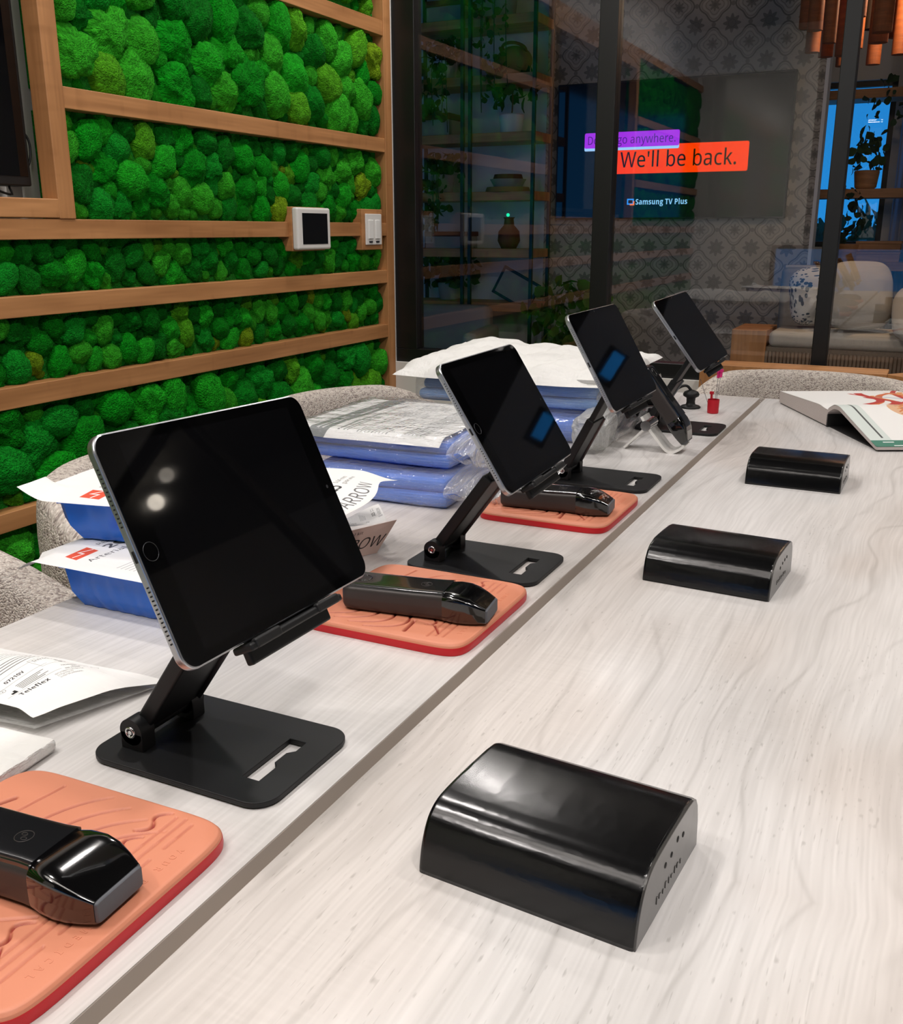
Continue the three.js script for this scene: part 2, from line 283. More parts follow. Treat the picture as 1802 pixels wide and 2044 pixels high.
function mossPanel(y0, y1, z0, z1, rMax, rMin, tries, seed, label, big, zParts = -1.45) {
  const r = rngOf(seed), got = [], w = z1 - z0, h = y1 - y0;
  const cell = new Map(), key = (z, y) => Math.floor(z / 0.16) * 1000 + Math.floor(y / 0.16);
  const near = (z, y, rad, f) => { for (let i = -1; i <= 1; i++) for (let j = -1; j <= 1; j++) for (const q of cell.get((Math.floor(z / 0.16) + i) * 1000 + Math.floor(y / 0.16) + j) ?? []) if (Math.hypot((q[0] - z), (q[1] - y)) < f * (q[2] + rad)) return true; return false; };
  const n = Math.round(tries * w * h);
  for (let i = 0; i < n; i++) {
    const t = i / n, rad = lerp(rMax, rMin, Math.pow(t, big)) * (0.9 + 0.2 * r()), m = rad * 0.72, z = z0 + m * 0.7 + r() * (w - 1.4 * m), y = y0 + m + r() * Math.max(0, h - 2 * m);
    if (near(z, y, rad, 0.74)) continue;
    const q = [z, y, rad]; got.push(q); const k = key(z, y); cell.has(k) ? cell.get(k).push(q) : cell.set(k, [q]);
  }
  const panel = thing('moss_panel', label, 'moss', [XB, y0, (z0 + z1) / 2], 0, undefined);
  part(panel, 'backing', box(-0.06, 0.006, 0, h, z0 - (z0 + z1) / 2, z1 - (z0 + z1) / 2, 0), M.mossBack);
  const inView = got.filter((q) => q[0] < zParts).sort((a, b) => b[2] - a[2]), own = inView.slice(0, 300), rest = got.filter((q) => q[0] >= zParts).concat(inView.slice(300));
  const place = (o, q) => {
    o.position.set(0.004 + q[2] * 0.1, q[1] - y0, q[0] - (z0 + z1) / 2);
    const depth = Math.min(q[2] * (0.62 + 0.2 * r()), 0.046) / 0.8; o.scale.set(depth, q[2], q[2]); o.rotation.set((r() - 0.5) * 6.28, 0, 0);
  };
  const tone = (q) => { const a = noise2(q[0] * 2.2, q[1] * 2.2, 40), b = r(); return b > 0.965 ? 8 : b > 0.91 ? 7 : b + a * 0.5 > 1.05 ? 4 : Math.floor(r() * 7); };
  for (const q of own) place(part(panel, 'moss_clump', mossGeo[Math.floor(r() * 9)], GREENS[tone(q)]), q);
  if (rest.length) {                                         // the run of the wall beside and behind the camera
    const mesh = new THREE.InstancedMesh(mossGeo[1], GREENS[0], rest.length), o = new THREE.Object3D(); mesh.name = 'moss_remainder'; mesh.userData.kind = 'stuff'; mesh.castShadow = mesh.receiveShadow = true;
    rest.forEach((q, i) => { place(o, q); o.updateMatrix(); mesh.setMatrixAt(i, o.matrix); mesh.setColorAt(i, new THREE.Color().setScalar(0.75 + 0.35 * r())); }); panel.add(mesh);
  }
}
mossPanel(0.11, 0.48, zEnd, REAR, 0.06, 0.022, 5000, 11, 'strip of green moss below the lowest timber rail, mostly behind chairs', 1.2);
mossPanel(0.527, 0.772, zEnd, REAR, 0.068, 0.018, 11000, 12, 'band of moss with big smooth mounds directly behind the chair backs', 1.4);
mossPanel(0.823, 0.983, zEnd, REAR, 0.04, 0.014, 18000, 13, 'narrow band of small round moss mounds second below the touch panel rail', 0.9);
mossPanel(1.032, 1.161, zEnd, REAR, 0.04, 0.014, 18000, 14, 'narrowest band of moss right under the rail carrying the touch panel', 0.9);
mossPanel(1.209, 1.466, zEnd, zStop, 0.05, 0.013, 20000, 15, 'wide bay of fine lumpy moss right above the touch panel', 0.75);
mossPanel(1.516, 1.87, zEnd, zStop, 0.068, 0.016, 14000, 16, 'tallest bay of moss with large oval mounds beside the television', 1.1);
mossPanel(1.921, 2.28, zEnd, zStop, 0.07, 0.02, 8000, 17, 'bay of moss above the highest rail in sight', 1.1, -2.6);
mossPanel(1.209, 1.466, -0.15, REAR, 0.056, 0.02, 7000, 18, 'bay of moss past the far side of the television', 1, -9);
mossPanel(1.516, 1.87, -0.15, REAR, 0.075, 0.022, 6000, 19, 'tall bay of moss past the far side of the television', 1, -9);
mossPanel(1.921, 2.28, -0.15, REAR, 0.07, 0.022, 6000, 20, 'top bay of moss past the far side of the television', 1, -9);
// ------------------------------------------------------------------ controls on the rail
{
  const p = thing('touch_panel', 'white framed square touch control panel on a timber backing block', 'control panel', [XS, 1.185, -2.87]);
  part(p, 'backing_block', box(-0.045, 0.012, -0.07, 0.072, -0.098, 0.098, 0.003), M.wood);
  part(p, 'frame', box(0.012, 0.036, -0.066, 0.07, -0.1, 0.1, 0.008, 3), M.whitePlastic);
  part(p, 'screen', box(0.0355, 0.0372, -0.048, 0.052, -0.078, 0.072, 0.0005), M.screenOff, 'dark glossy screen');
  const s = thing('light_switch', 'white double rocker light switch on a timber block', 'switch', [XS, 1.185, -3.3]);
  part(s, 'backing_block', box(-0.045, 0.008, -0.074, 0.073, -0.075, 0.075, 0.003), M.wood);
  part(s, 'plate', box(0.008, 0.014, -0.056, 0.056, -0.06, 0.056, 0.003), M.whitePlastic);
  for (const z of [-0.026, 0.024]) { const k = part(s, 'rocker', box(0.0135, 0.0185, -0.034, 0.034, z - 0.016, z + 0.016, 0.002), M.paper); part(k, 'indicator', box(0.0137, 0.0165, -0.048, -0.042, z - 0.012, z + 0.012, 0.001), M.ring); }
}
// ------------------------------------------------------------------ ceiling lights
const lampSkin = S({ color: 0xffffff, emissive: 0xfff1e2, emissiveIntensity: 6 });
function lightBar(z, label) {
  const b = thing('light_bar', label, 'ceiling light', [-0.35, CEIL, z]);
  part(b, 'housing', box(-1.25, 1.25, -0.05, 0, -0.045, 0.045, 0.004), M.frame); part(b, 'lamp_diffuser', box(-1.23, 1.23, -0.054, -0.05, -0.032, 0.032, 0), lampSkin);
  const l = new THREE.RectAreaLight(LAMP.color, 13, 2.46, 0.064); l.position.set(-0.35, CEIL - 0.058, z); l.rotation.x = -Math.PI / 2; scene.add(l);
}
lightBar(-0.05, 'long linear ceiling light over the near end of the table'); lightBar(0.24, 'long linear ceiling light just before the rear window');
function downlight(x, z, where, k = 1) {
  const d = thing('downlight', `round recessed ceiling downlight ${where}`, 'ceiling light', [x, CEIL, z]);
  part(d, 'trim_ring', new THREE.TorusGeometry(LAMP.size * 0.56, 0.008, 8, 32).rotateX(Math.PI / 2), M.whitePlastic);
  part(d, 'lamp_diffuser', cyl(LAMP.size * 0.54, LAMP.size * 0.54, 0.008, 0, -0.002, 0, 32), lampSkin);
  const l = new THREE.RectAreaLight(LAMP.color, LAMP.radiance * k, LAMP.size, LAMP.size); l.position.set(x, CEIL - 0.012, z); l.rotation.x = -Math.PI / 2; scene.add(l);
}
[[-3.2, 'next to the glass wall'], [-1.75, 'over the gown packs'], [-0.5, 'over the near tablet'], [0.5, 'near the rear window']].forEach(([z, s]) => { downlight(z < -3 ? -1.45 : -1.2, z, `above the moss side of the table ${s}`); downlight(0.45, z, `above the open side of the table ${s}`); });

// ================================================================== tables
const topL = S({ map: tableTexture(3, 2048, 2048, 0.56, 1.5), roughness: 0.42 }), topR = S({ map: tableTexture(40, 2048, 2048, 0.62, 1.5), roughness: 0.42 });
function table(name, label, x0, x1, z0, z1, mat, W, H) {
  const t = thing(name, label, 'table', [(x0 + x1) / 2, 0, (z0 + z1) / 2]), w = (x1 - x0) / 2, d = (z1 - z0) / 2;
  const s = sheet(1, 1, (u, v) => V(lerp(-w, w, u), TABLE, lerp(d, -d, v)), (u, v) => [u * 2 * w / W, v * 2 * d / H]);
  part(t, 'top_surface', s, mat);
  part(t, 'edge_band', box(-w, w, TABLE - 0.032, TABLE - 0.0006, -d, d, 0.001), M.laminateEdge, 'greige laminate edge');
  for (const z of [-d + 0.5, d - 0.5]) part(t, 'leg', box(-w * 0.5, w * 0.5, 0, TABLE - 0.032, z - 0.03, z + 0.03, 0.004), M.frame);
}
const XL = -0.391, XR = -0.3765, ZF = -2.68;
table('conference_table', 'whitewashed wood table top carrying the tablet stands', -0.905, XL, ZF, 0.9, topL, 0.56, 1.5);
table('conference_table', 'whitewashed wood table top with three black blocks on it', XR, 0.56, ZF, 0.9, topR, 0.62, 1.5);

// ------------------------------------------------------------------ bouclé barrel chairs
function chairGeo() {
  const R = 0.285, arm = 0.1, T = 0.085, path = [], N = 44;
  const L = Math.PI * R + 2 * arm;
  for (let i = 0; i <= N; i++) {
    const s = i / N * L, c = s - L / 2; let x, z, nx, nz;
    if (s < arm) { x = arm - s; z = -R; nx = 0; nz = -1; } else if (s > L - arm) { x = s - (L - arm); z = R; nx = 0; nz = 1; } else { const a = c / R; x = -Math.cos(a) * R; z = Math.sin(a) * R; nx = -Math.cos(a); nz = Math.sin(a); }
    path.push([x, z, nx, nz, Math.abs(c) / (L / 2)]);
  }
  const K = 28, rings = path.map(([x, z, nx, nz, e]) => {
    const top = 0.785 - 0.095 * sstep(0.42, 1, e), bot = 0.34, end = e > 0.93 ? Math.sqrt(Math.max(0.02, 1 - Math.pow((e - 0.93) / 0.075, 2))) : 1, r = [];
    for (let k = 0; k < K; k++) {
      const a = k / K * 6.2832, cs = Math.cos(a), sn = Math.sin(a), q = 0.42, u = Math.sign(cs) * Math.pow(Math.abs(cs), q + 0.1), v = Math.sign(sn) * Math.pow(Math.abs(sn), q * 0.6 + 0.1);
      const o = u * T / 2 * end; r.push(V(x + nx * o, (top + bot) / 2 + v * (top - bot) / 2 * (0.6 + 0.4 * end), z + nz * o));
    }
    return r;
  });
  const g = loft(rings); const p = g.attributes.position, uv = g.attributes.uv;
  for (let i = 0; i < p.count; i++) { const x = p.getX(i), z = p.getZ(i); uv.setXY(i, x > 0 ? Math.sign(z) * (R * 1.57 + x) : Math.atan2(z, -x) * R, p.getY(i) + Math.hypot(Math.min(x, 0), z) * 1.0); }
  return g;
}
const chairShell = chairGeo();
const chairSeat = new THREE.LatheGeometry([[0, 0.34], [0.22, 0.34], [0.235, 0.36], [0.238, 0.42], [0.22, 0.45], [0.12, 0.46], [0, 0.462]].map(([x, y]) => new THREE.Vector2(x, y)), 40);
{ const p = chairSeat.attributes.position, uv = chairSeat.attributes.uv; for (let i = 0; i < p.count; i++) uv.setXY(i, p.getX(i), p.getZ(i)); }
function chair(x, z, turn, label) {
  const c = thing('barrel_chair', label, 'chair', [x, 0, z], turn);
  part(c, 'back_shell', chairShell, M.boucle); part(c, 'seat', chairSeat, M.boucle);
  for (const [a, b] of [[-1, -1], [-1, 1], [1, -1], [1, 1]]) part(c, 'leg', rod(V(a * 0.2, 0, b * 0.2), V(a * 0.16, 0.345, b * 0.16), 0.016), M.wood);
}
chair(-1.085, -0.61, 0, 'beige boucle barrel chair on the moss side beside the printed pouch');
chair(-1.075, -1.325, 0.05, 'beige boucle barrel chair behind the blue kit trays');
chair(-1.13, -2.02, -0.04, 'beige boucle barrel chair behind the label-topped blue pack stack');
chair(-0.29, -2.745, -Math.PI / 2, 'beige boucle barrel chair at the table end beyond the open book');
{ // timber ledge in front of the glazing
  const l = thing('timber_ledge', 'low orange-brown timber ledge in front of the glass wall', 'ledge', [-0.395, 0, -3.36]);
  part(l, 'board', box(-0.29, 0.288, 0, 0.752, -0.06, 0.06, 0.003), M.wood);
  const g = box(-0.075, 0.075, 0, 0.752, -0.03, 0.03, 0.003); g.rotateY(50 * D2R); g.translate(0.358, 0, 0.02); part(l, 'return_board', g, M.wood);
}

// ================================================================== tablets on stands
function basis(right, up, normal) { return new THREE.Matrix4().makeBasis(V(...right), V(...up), V(...normal)); }
const plateShape = (() => {
  const s = roundRect(0.185, 0.13, 0.021), h = new THREE.Path();
  [[0.048, -0.036], [0.066, -0.036], [0.066, -0.012], [0.0605, -0.006], [0.0605, 0.01], [0.066, 0.016], [0.066, 0.032], [0.048, 0.032]].forEach(([x, y], i) => i ? h.lineTo(x, y) : h.moveTo(x, y)); h.closePath(); s.holes.push(h); return s;
})();
const plateGeo = new THREE.ExtrudeGeometry(plateShape, { depth: 0.0032, bevelEnabled: true, bevelThickness: 0.0007, bevelSize: 0.0007, bevelSegments: 2, curveSegments: 10 }).rotateX(-Math.PI / 2).translate(0, 0.0023, 0);
function tabletOnStand(i, bx, bz, centre, right, up, normal, home, words) {
  const W = 0.2506, H = 0.1741;
  const m = basis(right, up, normal), q = new THREE.Quaternion().setFromRotationMatrix(m), c = V(centre[0], centre[1] + 1.181, centre[2]);
  const t = thing('tablet', `${words.tablet}`, 'tablet', c.toArray()); t.quaternion.copy(q);
  part(t, 'housing', slab(W, H, 0.0072, 0.013, 0.0016), M.alu, 'brushed silver metal housing').position.z = -0.0006;
  part(t, 'glass', slab(W - 0.003, H - 0.003, 0.001, 0.0118, 0.0002), M.screenGlass, 'glossy black front glass');
  const sw = home ? 0.205 : 0.228, sh = home ? 0.155 : 0.156;
  part(t, 'screen', new THREE.PlaneGeometry(sw, sh).translate(0, 0, 0.00005), M.screenOff, 'switched-off black screen');
  if (home) { part(t, 'home_button', new THREE.TorusGeometry(0.0068, 0.00018, 8, 40).translate(-W / 2 + 0.0118, 0, 0.0001), M.ring, 'thin metal ring'); }
  part(t, 'camera_lens', new THREE.CircleGeometry(0.0016, 20).translate(home ? W / 2 - 0.0115 : 0, home ? 0 : H / 2 - 0.005, 0.0001), M.ring);
  for (const y0 of [-0.064, 0.022]) { const holes = []; for (let k = 0; k < 14; k++) { const y = y0 + k * 0.0032; holes.push(new THREE.CylinderGeometry(0.0006, 0.0006, 0.0016, 8).rotateZ(Math.PI / 2).translate(-W / 2 - 0.0001, y, -0.0038)); }
    part(t, 'speaker_grille', merge(holes), M.dark, 'row of tiny speaker holes').userData.kind = 'stuff'; }
  part(t, 'port', box(-W / 2 - 0.0006, -W / 2 + 0.001, -0.0045, 0.0045, -0.0052, -0.0026, 0.0008), M.dark);
  // stand
  const s = thing('tablet_stand', words.stand, 'stand', [bx, TABLE, bz]), o = V(bx, TABLE, bz);
  part(s, 'base_plate', plateGeo, M.standBlack);
  part(s, 'foot_pad', merge([[-0.07, -0.045], [-0.07, 0.045], [0.07, -0.045], [0.07, 0.045]].map(([x, z]) => cyl(0.008, 0.008, 0.002, x, 0.001, z))), M.rubber);
  const hx = -0.062, hy = 0.0225, hz = words.hz ?? 0, wz = 0.08;
  part(s, 'hinge_block', merge([box(hx - 0.011, hx + 0.013, 0.006, hy, hz - wz / 2, hz - wz / 2 + 0.016, 0.001), box(hx - 0.011, hx + 0.013, 0.006, hy, hz + wz / 2 - 0.016, hz + wz / 2, 0.001), cyl(0.012, 0.012, 0.016, 0, 0, 0, 28).rotateX(Math.PI / 2).translate(hx + 0.001, hy, hz + wz / 2 - 0.008), cyl(0.012, 0.012, 0.016, 0, 0, 0, 28).rotateX(Math.PI / 2).translate(hx + 0.001, hy, hz - wz / 2 + 0.008), cyl(0.0085, 0.0085, wz - 0.02, 0, 0, 0, 24).rotateX(Math.PI / 2).translate(hx + 0.001, hy, hz)]), M.standBlack);
  const bolt = part(s, 'bolt', merge([new THREE.TorusGeometry(0.0042, 0.0014, 8, 24).translate(hx + 0.001, hy, hz + wz / 2 + 0.0002), cyl(0.0022, 0.0022, 0.002, 0, 0, 0, 6).rotateX(Math.PI / 2).translate(hx + 0.001, hy, hz + wz / 2)]), M.chrome, 'bright hex bolt');
  // arm from the hinge to the joint behind the tablet's lower half
  const loc = (a, b, d) => V(a, b, d).applyQuaternion(q).add(c).sub(o);
  const joint = loc(0, -H / 2 + (words.jy ?? 0.04), -0.03), A = V(hx + 0.001, hy, hz), J = V(joint.x, joint.y, joint.z);
  const d = J.clone().sub(A), len = d.length(), ang = Math.atan2(d.y, Math.hypot(d.x)), mid = (t0) => A.clone().lerp(J, t0);
  const bar = (t0, t1, w, th, off = 0) => { const g = new RoundedBoxGeometry(len * (t1 - t0), th, w, 2, 0.0025); g.rotateZ(ang); const p = mid((t0 + t1) / 2); g.translate(p.x - Math.sin(ang) * off, p.y + Math.cos(ang) * off, p.z); return g; };
  const sp = words.split ?? 0.7;
  part(s, 'lower_arm', bar(0.02, sp, 0.062, 0.015), M.standBlack);
  part(s, 'upper_arm', bar(sp - 0.05, 1, 0.05, 0.01), M.standBlack);
  part(s, 'arm_rail', bar(0.06, sp * 0.98, 0.003, 0.006, -0.008).translate(0, 0, -0.03), M.steel, 'pale metal inner rail');
  part(s, 'joint', cyl(0.012, 0.012, 0.05, 0, 0, 0, 24).rotateX(Math.PI / 2).translate(J.x, J.y, J.z), M.standBlack);
  const put = (g) => g.applyQuaternion(q).translate(c.x - o.x, c.y - o.y, c.z - o.z), yb = -H / 2;
  part(s, 'cradle_plate', put(merge([box(-0.05, 0.05, yb - 0.004, yb + 0.1, -0.0135, -0.0085, 0.002), box(-0.022, 0.022, yb + 0.01, yb + 0.07, -0.03, -0.013, 0.003)])), M.standBlack);
  part(s, 'ledge', put(merge([box(-0.064, 0.064, yb - 0.0075, yb - 0.0015, -0.0135, 0.006, 0.002), box(-0.055, 0.055, yb - 0.019, yb - 0.006, -0.0135, -0.006, 0.002)])), M.standBlack);
  for (const x of [-0.042, 0.042]) part(s, 'hook', put(box(x - 0.016, x + 0.016, yb - 0.0075, yb + 0.0005, 0.0015, 0.0075, 0.002)), M.rubber, 'rubber lip');
}
const TABS = [
  [-0.508, -0.588, [-0.465, -0.215, -0.591], [-0.023, -0.035, -0.999], [-0.424, 0.905, -0.022], [0.905, 0.423, -0.035], 1, { tablet: 'silver tablet with home button beside the blue kit trays', stand: 'black folding stand standing beside the printed pouch', hz: 0.003, split: 0.8 }],
  [-0.502, -1.133, [-0.468, -0.223, -1.133], [-0.038, 0, -0.999], [-0.53, 0.848, 0.02], [0.847, 0.531, -0.032], 1, { tablet: 'silver tablet with home button in front of the label-topped gown packs', stand: 'black folding stand between the two suture pads that carry probes', hz: 0.0, split: 0.8 }],
  [-0.497, -1.637, [-0.479, -0.203, -1.617], [0.018, 0.012, -0.999], [-0.498, 0.866, 0.0], [0.867, 0.498, 0.021], 0, { tablet: 'silver tablet without home button in front of the white draped pack', stand: 'black folding stand before the white easel', hz: 0.01, split: 0.62 }],
  [-0.486, -2.175, [-0.464, -0.205, -2.136], [0.04, 0.035, -0.999], [-0.609, 0.793, 0.004], [0.792, 0.608, 0.053], 0, { tablet: 'silver tablet without home button near the red pot at the table end', stand: 'black folding stand behind the white easel', hz: 0.02, split: 0.62 }],
];
TABS.forEach((a, i) => tabletOnStand(i, ...a));

// ================================================================== suture pads
const font = await new FontLoader().loadAsync('fonts/droid/droid_sans_bold.typeface.json');
const HALF = 0.1035;
const cuts = (() => {                                       // x to the table's seam, z to the viewer, in metres from the pad's middle
  const c = [], arc = (x0, z0, x1, z1, bx, bz, w = 1, n = 14) => { const p = []; for (let i = 0; i <= n; i++) { const t = i / n, a = (1 - t) * (1 - t), b = 2 * t * (1 - t), d = t * t; p.push([a * x0 + b * bx + d * x1, a * z0 + b * bz + d * z1]); } c.push([p, w]); };
  const line = (x0, z0, x1, z1, w = 1) => c.push([[[x0, z0], [x1, z1]], w]);
  line(0.058, -0.093, 0.058, 0.09, 0.5); line(0.066, -0.094, 0.066, 0.085, 0.5);
  for (const [a, b] of [[-0.09, -0.06], [-0.045, -0.012], [0, 0.035], [0.048, 0.085]]) line(0.0745, a, 0.0745, b, 0.5);
  for (let k = 0; k < 4; k++) arc(-0.034 + k * 0.02, -0.03, -0.004 + k * 0.022, -0.094 + k * 0.006, -0.03 + k * 0.019, -0.074 + k * 0.006, 0.75);
  for (let k = 0; k < 4; k++) arc(-0.05 + k * 0.021, 0.03 + k * 0.005, -0.082 + k * 0.021, 0.082 + k * 0.004, -0.026 + k * 0.021, 0.064 + k * 0.006, 1.3);
  for (const [x, z] of [[0.046, -0.082], [0.046, -0.05], [0.047, 0.048]]) { arc(x + 0.006, z - 0.014, x, z, x - 0.008, z - 0.008, 1); arc(x, z, x - 0.005, z + 0.014, x + 0.008, z + 0.008, 1.3); }
  line(-0.058, -0.04, -0.05, -0.09, 0.6); line(-0.084, -0.035, -0.072, -0.062, 1.5);
  line(-0.088, 0.02, -0.082, 0.036, 0.8); line(-0.092, 0.05, -0.088, 0.064, 0.8);
  line(0.008, 0.03, 0.018, 0.05, 1.1); line(0.026, 0.058, 0.029, 0.088, 1.5); line(0.018, 0.05, 0.05, 0.03, 0.5); line(0.03, 0.056, 0.052, 0.06, 0.5); line(0.052, 0.06, 0.066, 0.078, 0.9);
  line(0.012, -0.02, -0.02, 0.004, 0.6); line(-0.02, 0.004, -0.05, 0.0, 0.6); line(-0.02, 0.004, -0.014, 0.02, 0.8);
  return c;
})();
function padSkin(N) {
  const n = 9, edge = (a, b) => { const m = Math.max(Math.abs(a), Math.abs(b)); if (m < 1e-6) return [0, 0]; const s = m / Math.pow(Math.pow(Math.abs(a), n) + Math.pow(Math.abs(b), n), 1 / n); return [a * s, b * s]; };
  const pos = [], col = [], ix = [], skin = new THREE.Color(0xdc8d6e), flesh = new THREE.Color(0x8e1c18);
  const segs = []; for (const [p, w] of cuts) for (let i = 0; i < p.length - 1; i++) segs.push([p[i][0], p[i][1], p[i + 1][0], p[i + 1][1], w * (p.length > 2 ? 0.45 + 0.55 * Math.sin(Math.PI * clamp((i + 0.5) / (p.length - 1))) : 1)]);
  const T0 = 0.0085, T1 = 0.0135;
  for (let j = 0; j <= N; j++) for (let i = 0; i <= N; i++) {
    const a = i / N * 2 - 1, b = j / N * 2 - 1, [ex, ez] = edge(a, b), x = ex * HALF, z = ez * HALF, m = Math.max(Math.abs(a), Math.abs(b));
    let cut = 0, red = 0;
    for (const s of segs) {
      const dx = s[2] - s[0], dz = s[3] - s[1], t = clamp(((x - s[0]) * dx + (z - s[1]) * dz) / (dx * dx + dz * dz)), d = Math.hypot(x - s[0] - dx * t, z - s[1] - dz * t), w = 0.0007 + 0.0006 * s[4];
      if (d < w * 3) { const k = Math.exp(-Math.pow(d / w, 2)); cut = Math.max(cut, k * s[4]); red = Math.max(red, k * clamp((s[4] - 0.25) * 1.5)); }
    }
    const e = clamp((m - 0.965) / 0.035), y = T1 - 0.0026 * (1 - Math.sqrt(1 - e * e)) - cut * 0.0026 + 0.00012 * noise2(x * 90, z * 90, 5);
    pos.push(x, y, z); const c = skin.clone().lerp(flesh, clamp(red)); col.push(c.r, c.g, c.b);
  }
  for (let j = 0; j < N; j++) for (let i = 0; i < N; i++) { const a = j * (N + 1) + i; ix.push(a, a + N + 1, a + N + 2, a, a + N + 2, a + 1); }
  const rim = []; for (let i = 0; i < N; i++) rim.push(i); for (let j = 0; j < N; j++) rim.push(j * (N + 1) + N); for (let i = N; i > 0; i--) rim.push(N * (N + 1) + i); for (let j = N; j > 0; j--) rim.push(j * (N + 1));
  const ring = (y, k) => { const at = pos.length / 3; for (const r of rim) { pos.push(pos[r * 3] * k, y, pos[r * 3 + 2] * k); col.push(skin.r, skin.g, skin.b); } return at; };
  let prev = null; const first = ring(T1 - 0.0028, 1.004), second = ring(T0, 1.006), R = rim.length;
  for (let i = 0; i < R; i++) { const k = (i + 1) % R; ix.push(rim[i], rim[k], first + k, rim[i], first + k, first + i, first + i, first + k, second + k, first + i, second + k, second + i); }
  const g = new THREE.BufferGeometry(); g.setAttribute('position', new THREE.Float32BufferAttribute(pos, 3)); g.setAttribute('color', new THREE.Float32BufferAttribute(col, 3)); g.setIndex(ix); g.computeVertexNormals();
  const layer = (y0, y1, k) => { const r = rim.map((q) => V(pos[q * 3] * k, y0, pos[q * 3 + 2] * k)); return loft([r, r.map((v) => V(v.x * 1.004, (y0 + y1) / 2, v.z * 1.004)), r.map((v) => V(v.x, y1, v.z))].reverse()); };
  return [g, layer(0.0003, T0 + 0.0002, 1.008)];
}
const padNear = padSkin(250), padFar = padSkin(130), skinMat = P({ vertexColors: true, roughness: 0.5, sheen: 0.2, bumpMap: texGrit, bumpScale: 0.00005 });
function embossed(str, size, depth) { const g = new TextGeometry(str, { font, size, depth, curveSegments: 2, bevelEnabled: false }); g.computeBoundingBox(); g.translate(-g.boundingBox.max.x / 2, 0, 0); g.rotateX(-Math.PI / 2); return g; }
function pad(x, z, turn, near, label) {
  const p = thing('suture_pad', label, 'suture pad', [x, TABLE, z], turn), g = near ? padNear : padFar;
  part(p, 'muscle_layer', g[1], M.skinRed, 'deep red lower layer'); part(p, 'skin_layer', g[0], skinMat, 'salmon skin layer with cut wounds');
  const words = []; let at = -0.062; for (const ch of 'YOUR DESIGN MEDICAL') { if (ch !== ' ') words.push(embossed(ch, 0.0052, 0.0004).rotateY(-Math.PI / 2).translate(0.0845, 0.0134, at)); at += 0.0073; }
  part(p, 'lettering', merge(words), skinPlain, 'raised lettering');
}
const skinPlain = P({ color: 0xdc8d6e, roughness: 0.5, sheen: 0.2 });
pad(-0.515, -0.381, 0.02, true, 'salmon suture practice pad lying between the probe and a folded plastic pouch');
pad(-0.505, -0.945, 0.0, true, 'salmon suture pad under the probe before the second stand');
pad(-0.501, -1.425, 0.0, false, 'salmon suture pad under the probe in front of the third stand');

// ================================================================== ultrasound probes
function ringSE(x, w, h, y0, n = 36, e = 0.42, lo = 0) { const r = []; for (let k = 0; k < n; k++) { const a = k / n * 6.2832, c = Math.cos(a), s = Math.sin(a), u = Math.sign(c) * Math.pow(Math.abs(c), e), v = Math.sign(s) * Math.pow(Math.abs(s), e); r.push(V(x, y0 + h / 2 + v * h / 2, u * w / 2)); } return r; }
const probeParts = (() => {                                 // lies along x, tip towards +x, underside at y = 0
  const body = loft([[-0.087, 0.030, 0.018, 0.007], [-0.0855, 0.040, 0.024, 0.0035], [-0.082, 0.047, 0.0285, 0.001], [-0.074, 0.05, 0.031, 0], [0.0, 0.05, 0.032, 0], [0.026, 0.05, 0.033, 0], [0.037, 0.052, 0.0335, 0]].map(([x, w, h, y]) => ringSE(x, w, h, y)));
  const top = loft([[-0.083, 0.03, 0.004, 0.0255], [-0.080, 0.041, 0.0065, 0.0252], [-0.074, 0.0445, 0.0072, 0.0253], [0.0, 0.0445, 0.0075, 0.0258], [0.026, 0.0445, 0.0078, 0.0264], [0.0365, 0.0465, 0.0082, 0.0264]].map(([x, w, h, y]) => ringSE(x, w, h, y, 36, 0.3)));
  const head = loft([[0.0366, 0.0524, 0.0342, -0.0002], [0.045, 0.056, 0.0345, -0.0002], [0.056, 0.0575, 0.033, 0], [0.066, 0.0555, 0.029, 0.0008], [0.076, 0.05, 0.023, 0.0018], [0.0852, 0.0435, 0.0168, 0.003]].map(([x, w, h, y], i) => ringSE(x, w, h, y, 36, 0.42 - 0.05 * i)));
  const tip = loft([[0.0851, 0.0425, 0.0158, 0.0035], [0.0868, 0.042, 0.0154, 0.0037], [0.0874, 0.0405, 0.014, 0.0044]].map(([x, w, h, y]) => ringSE(x, w, h, y, 36, 0.2)));
  return { body, top, head, tip, button: new THREE.TorusGeometry(0.0085, 0.0007, 8, 28).rotateX(Math.PI / 2).translate(-0.066, 0.0325, 0), emblem: merge([new THREE.TorusGeometry(0.0062, 0.0003, 6, 28).rotateX(Math.PI / 2).translate(0.01, 0.0337, 0), new THREE.TorusGeometry(0.0021, 0.0003, 6, 16).scale(1, 0.7, 1).rotateX(Math.PI / 2).translate(0.0115, 0.0337, 0.002), new THREE.TorusGeometry(0.0021, 0.0003, 6, 16).scale(1, 0.7, 1).rotateX(Math.PI / 2).translate(0.0085, 0.0337, -0.002)]) };
})();
function probe(label, pos, turn) {
  const p = thing('ultrasound_probe', label, 'probe', pos, turn);
  part(p, 'grip', probeParts.body, M.gun, 'gunmetal grip'); part(p, 'top_cover', probeParts.top, M.probeTop, 'glossy black top cover'); part(p, 'head', probeParts.head, M.gloss, 'shiny black flared head'); part(p, 'lens', probeParts.tip, M.lens, 'flat grey lens');
  part(p, 'button', probeParts.button, M.gloss); part(p, 'emblem', probeParts.emblem, M.gun); return p;
}
probe('black handheld ultrasound probe on the pad that lies against the folded pouch', [-0.508, TABLE + 0.0135, -0.376], 0.06);
probe('black handheld ultrasound probe on the pad between the first and second stands', [-0.488, TABLE + 0.0135, -0.914], 0.13);
probe('black handheld ultrasound probe on the pad tucked under the second tablet', [-0.494, TABLE + 0.0135, -1.385], 0.08);

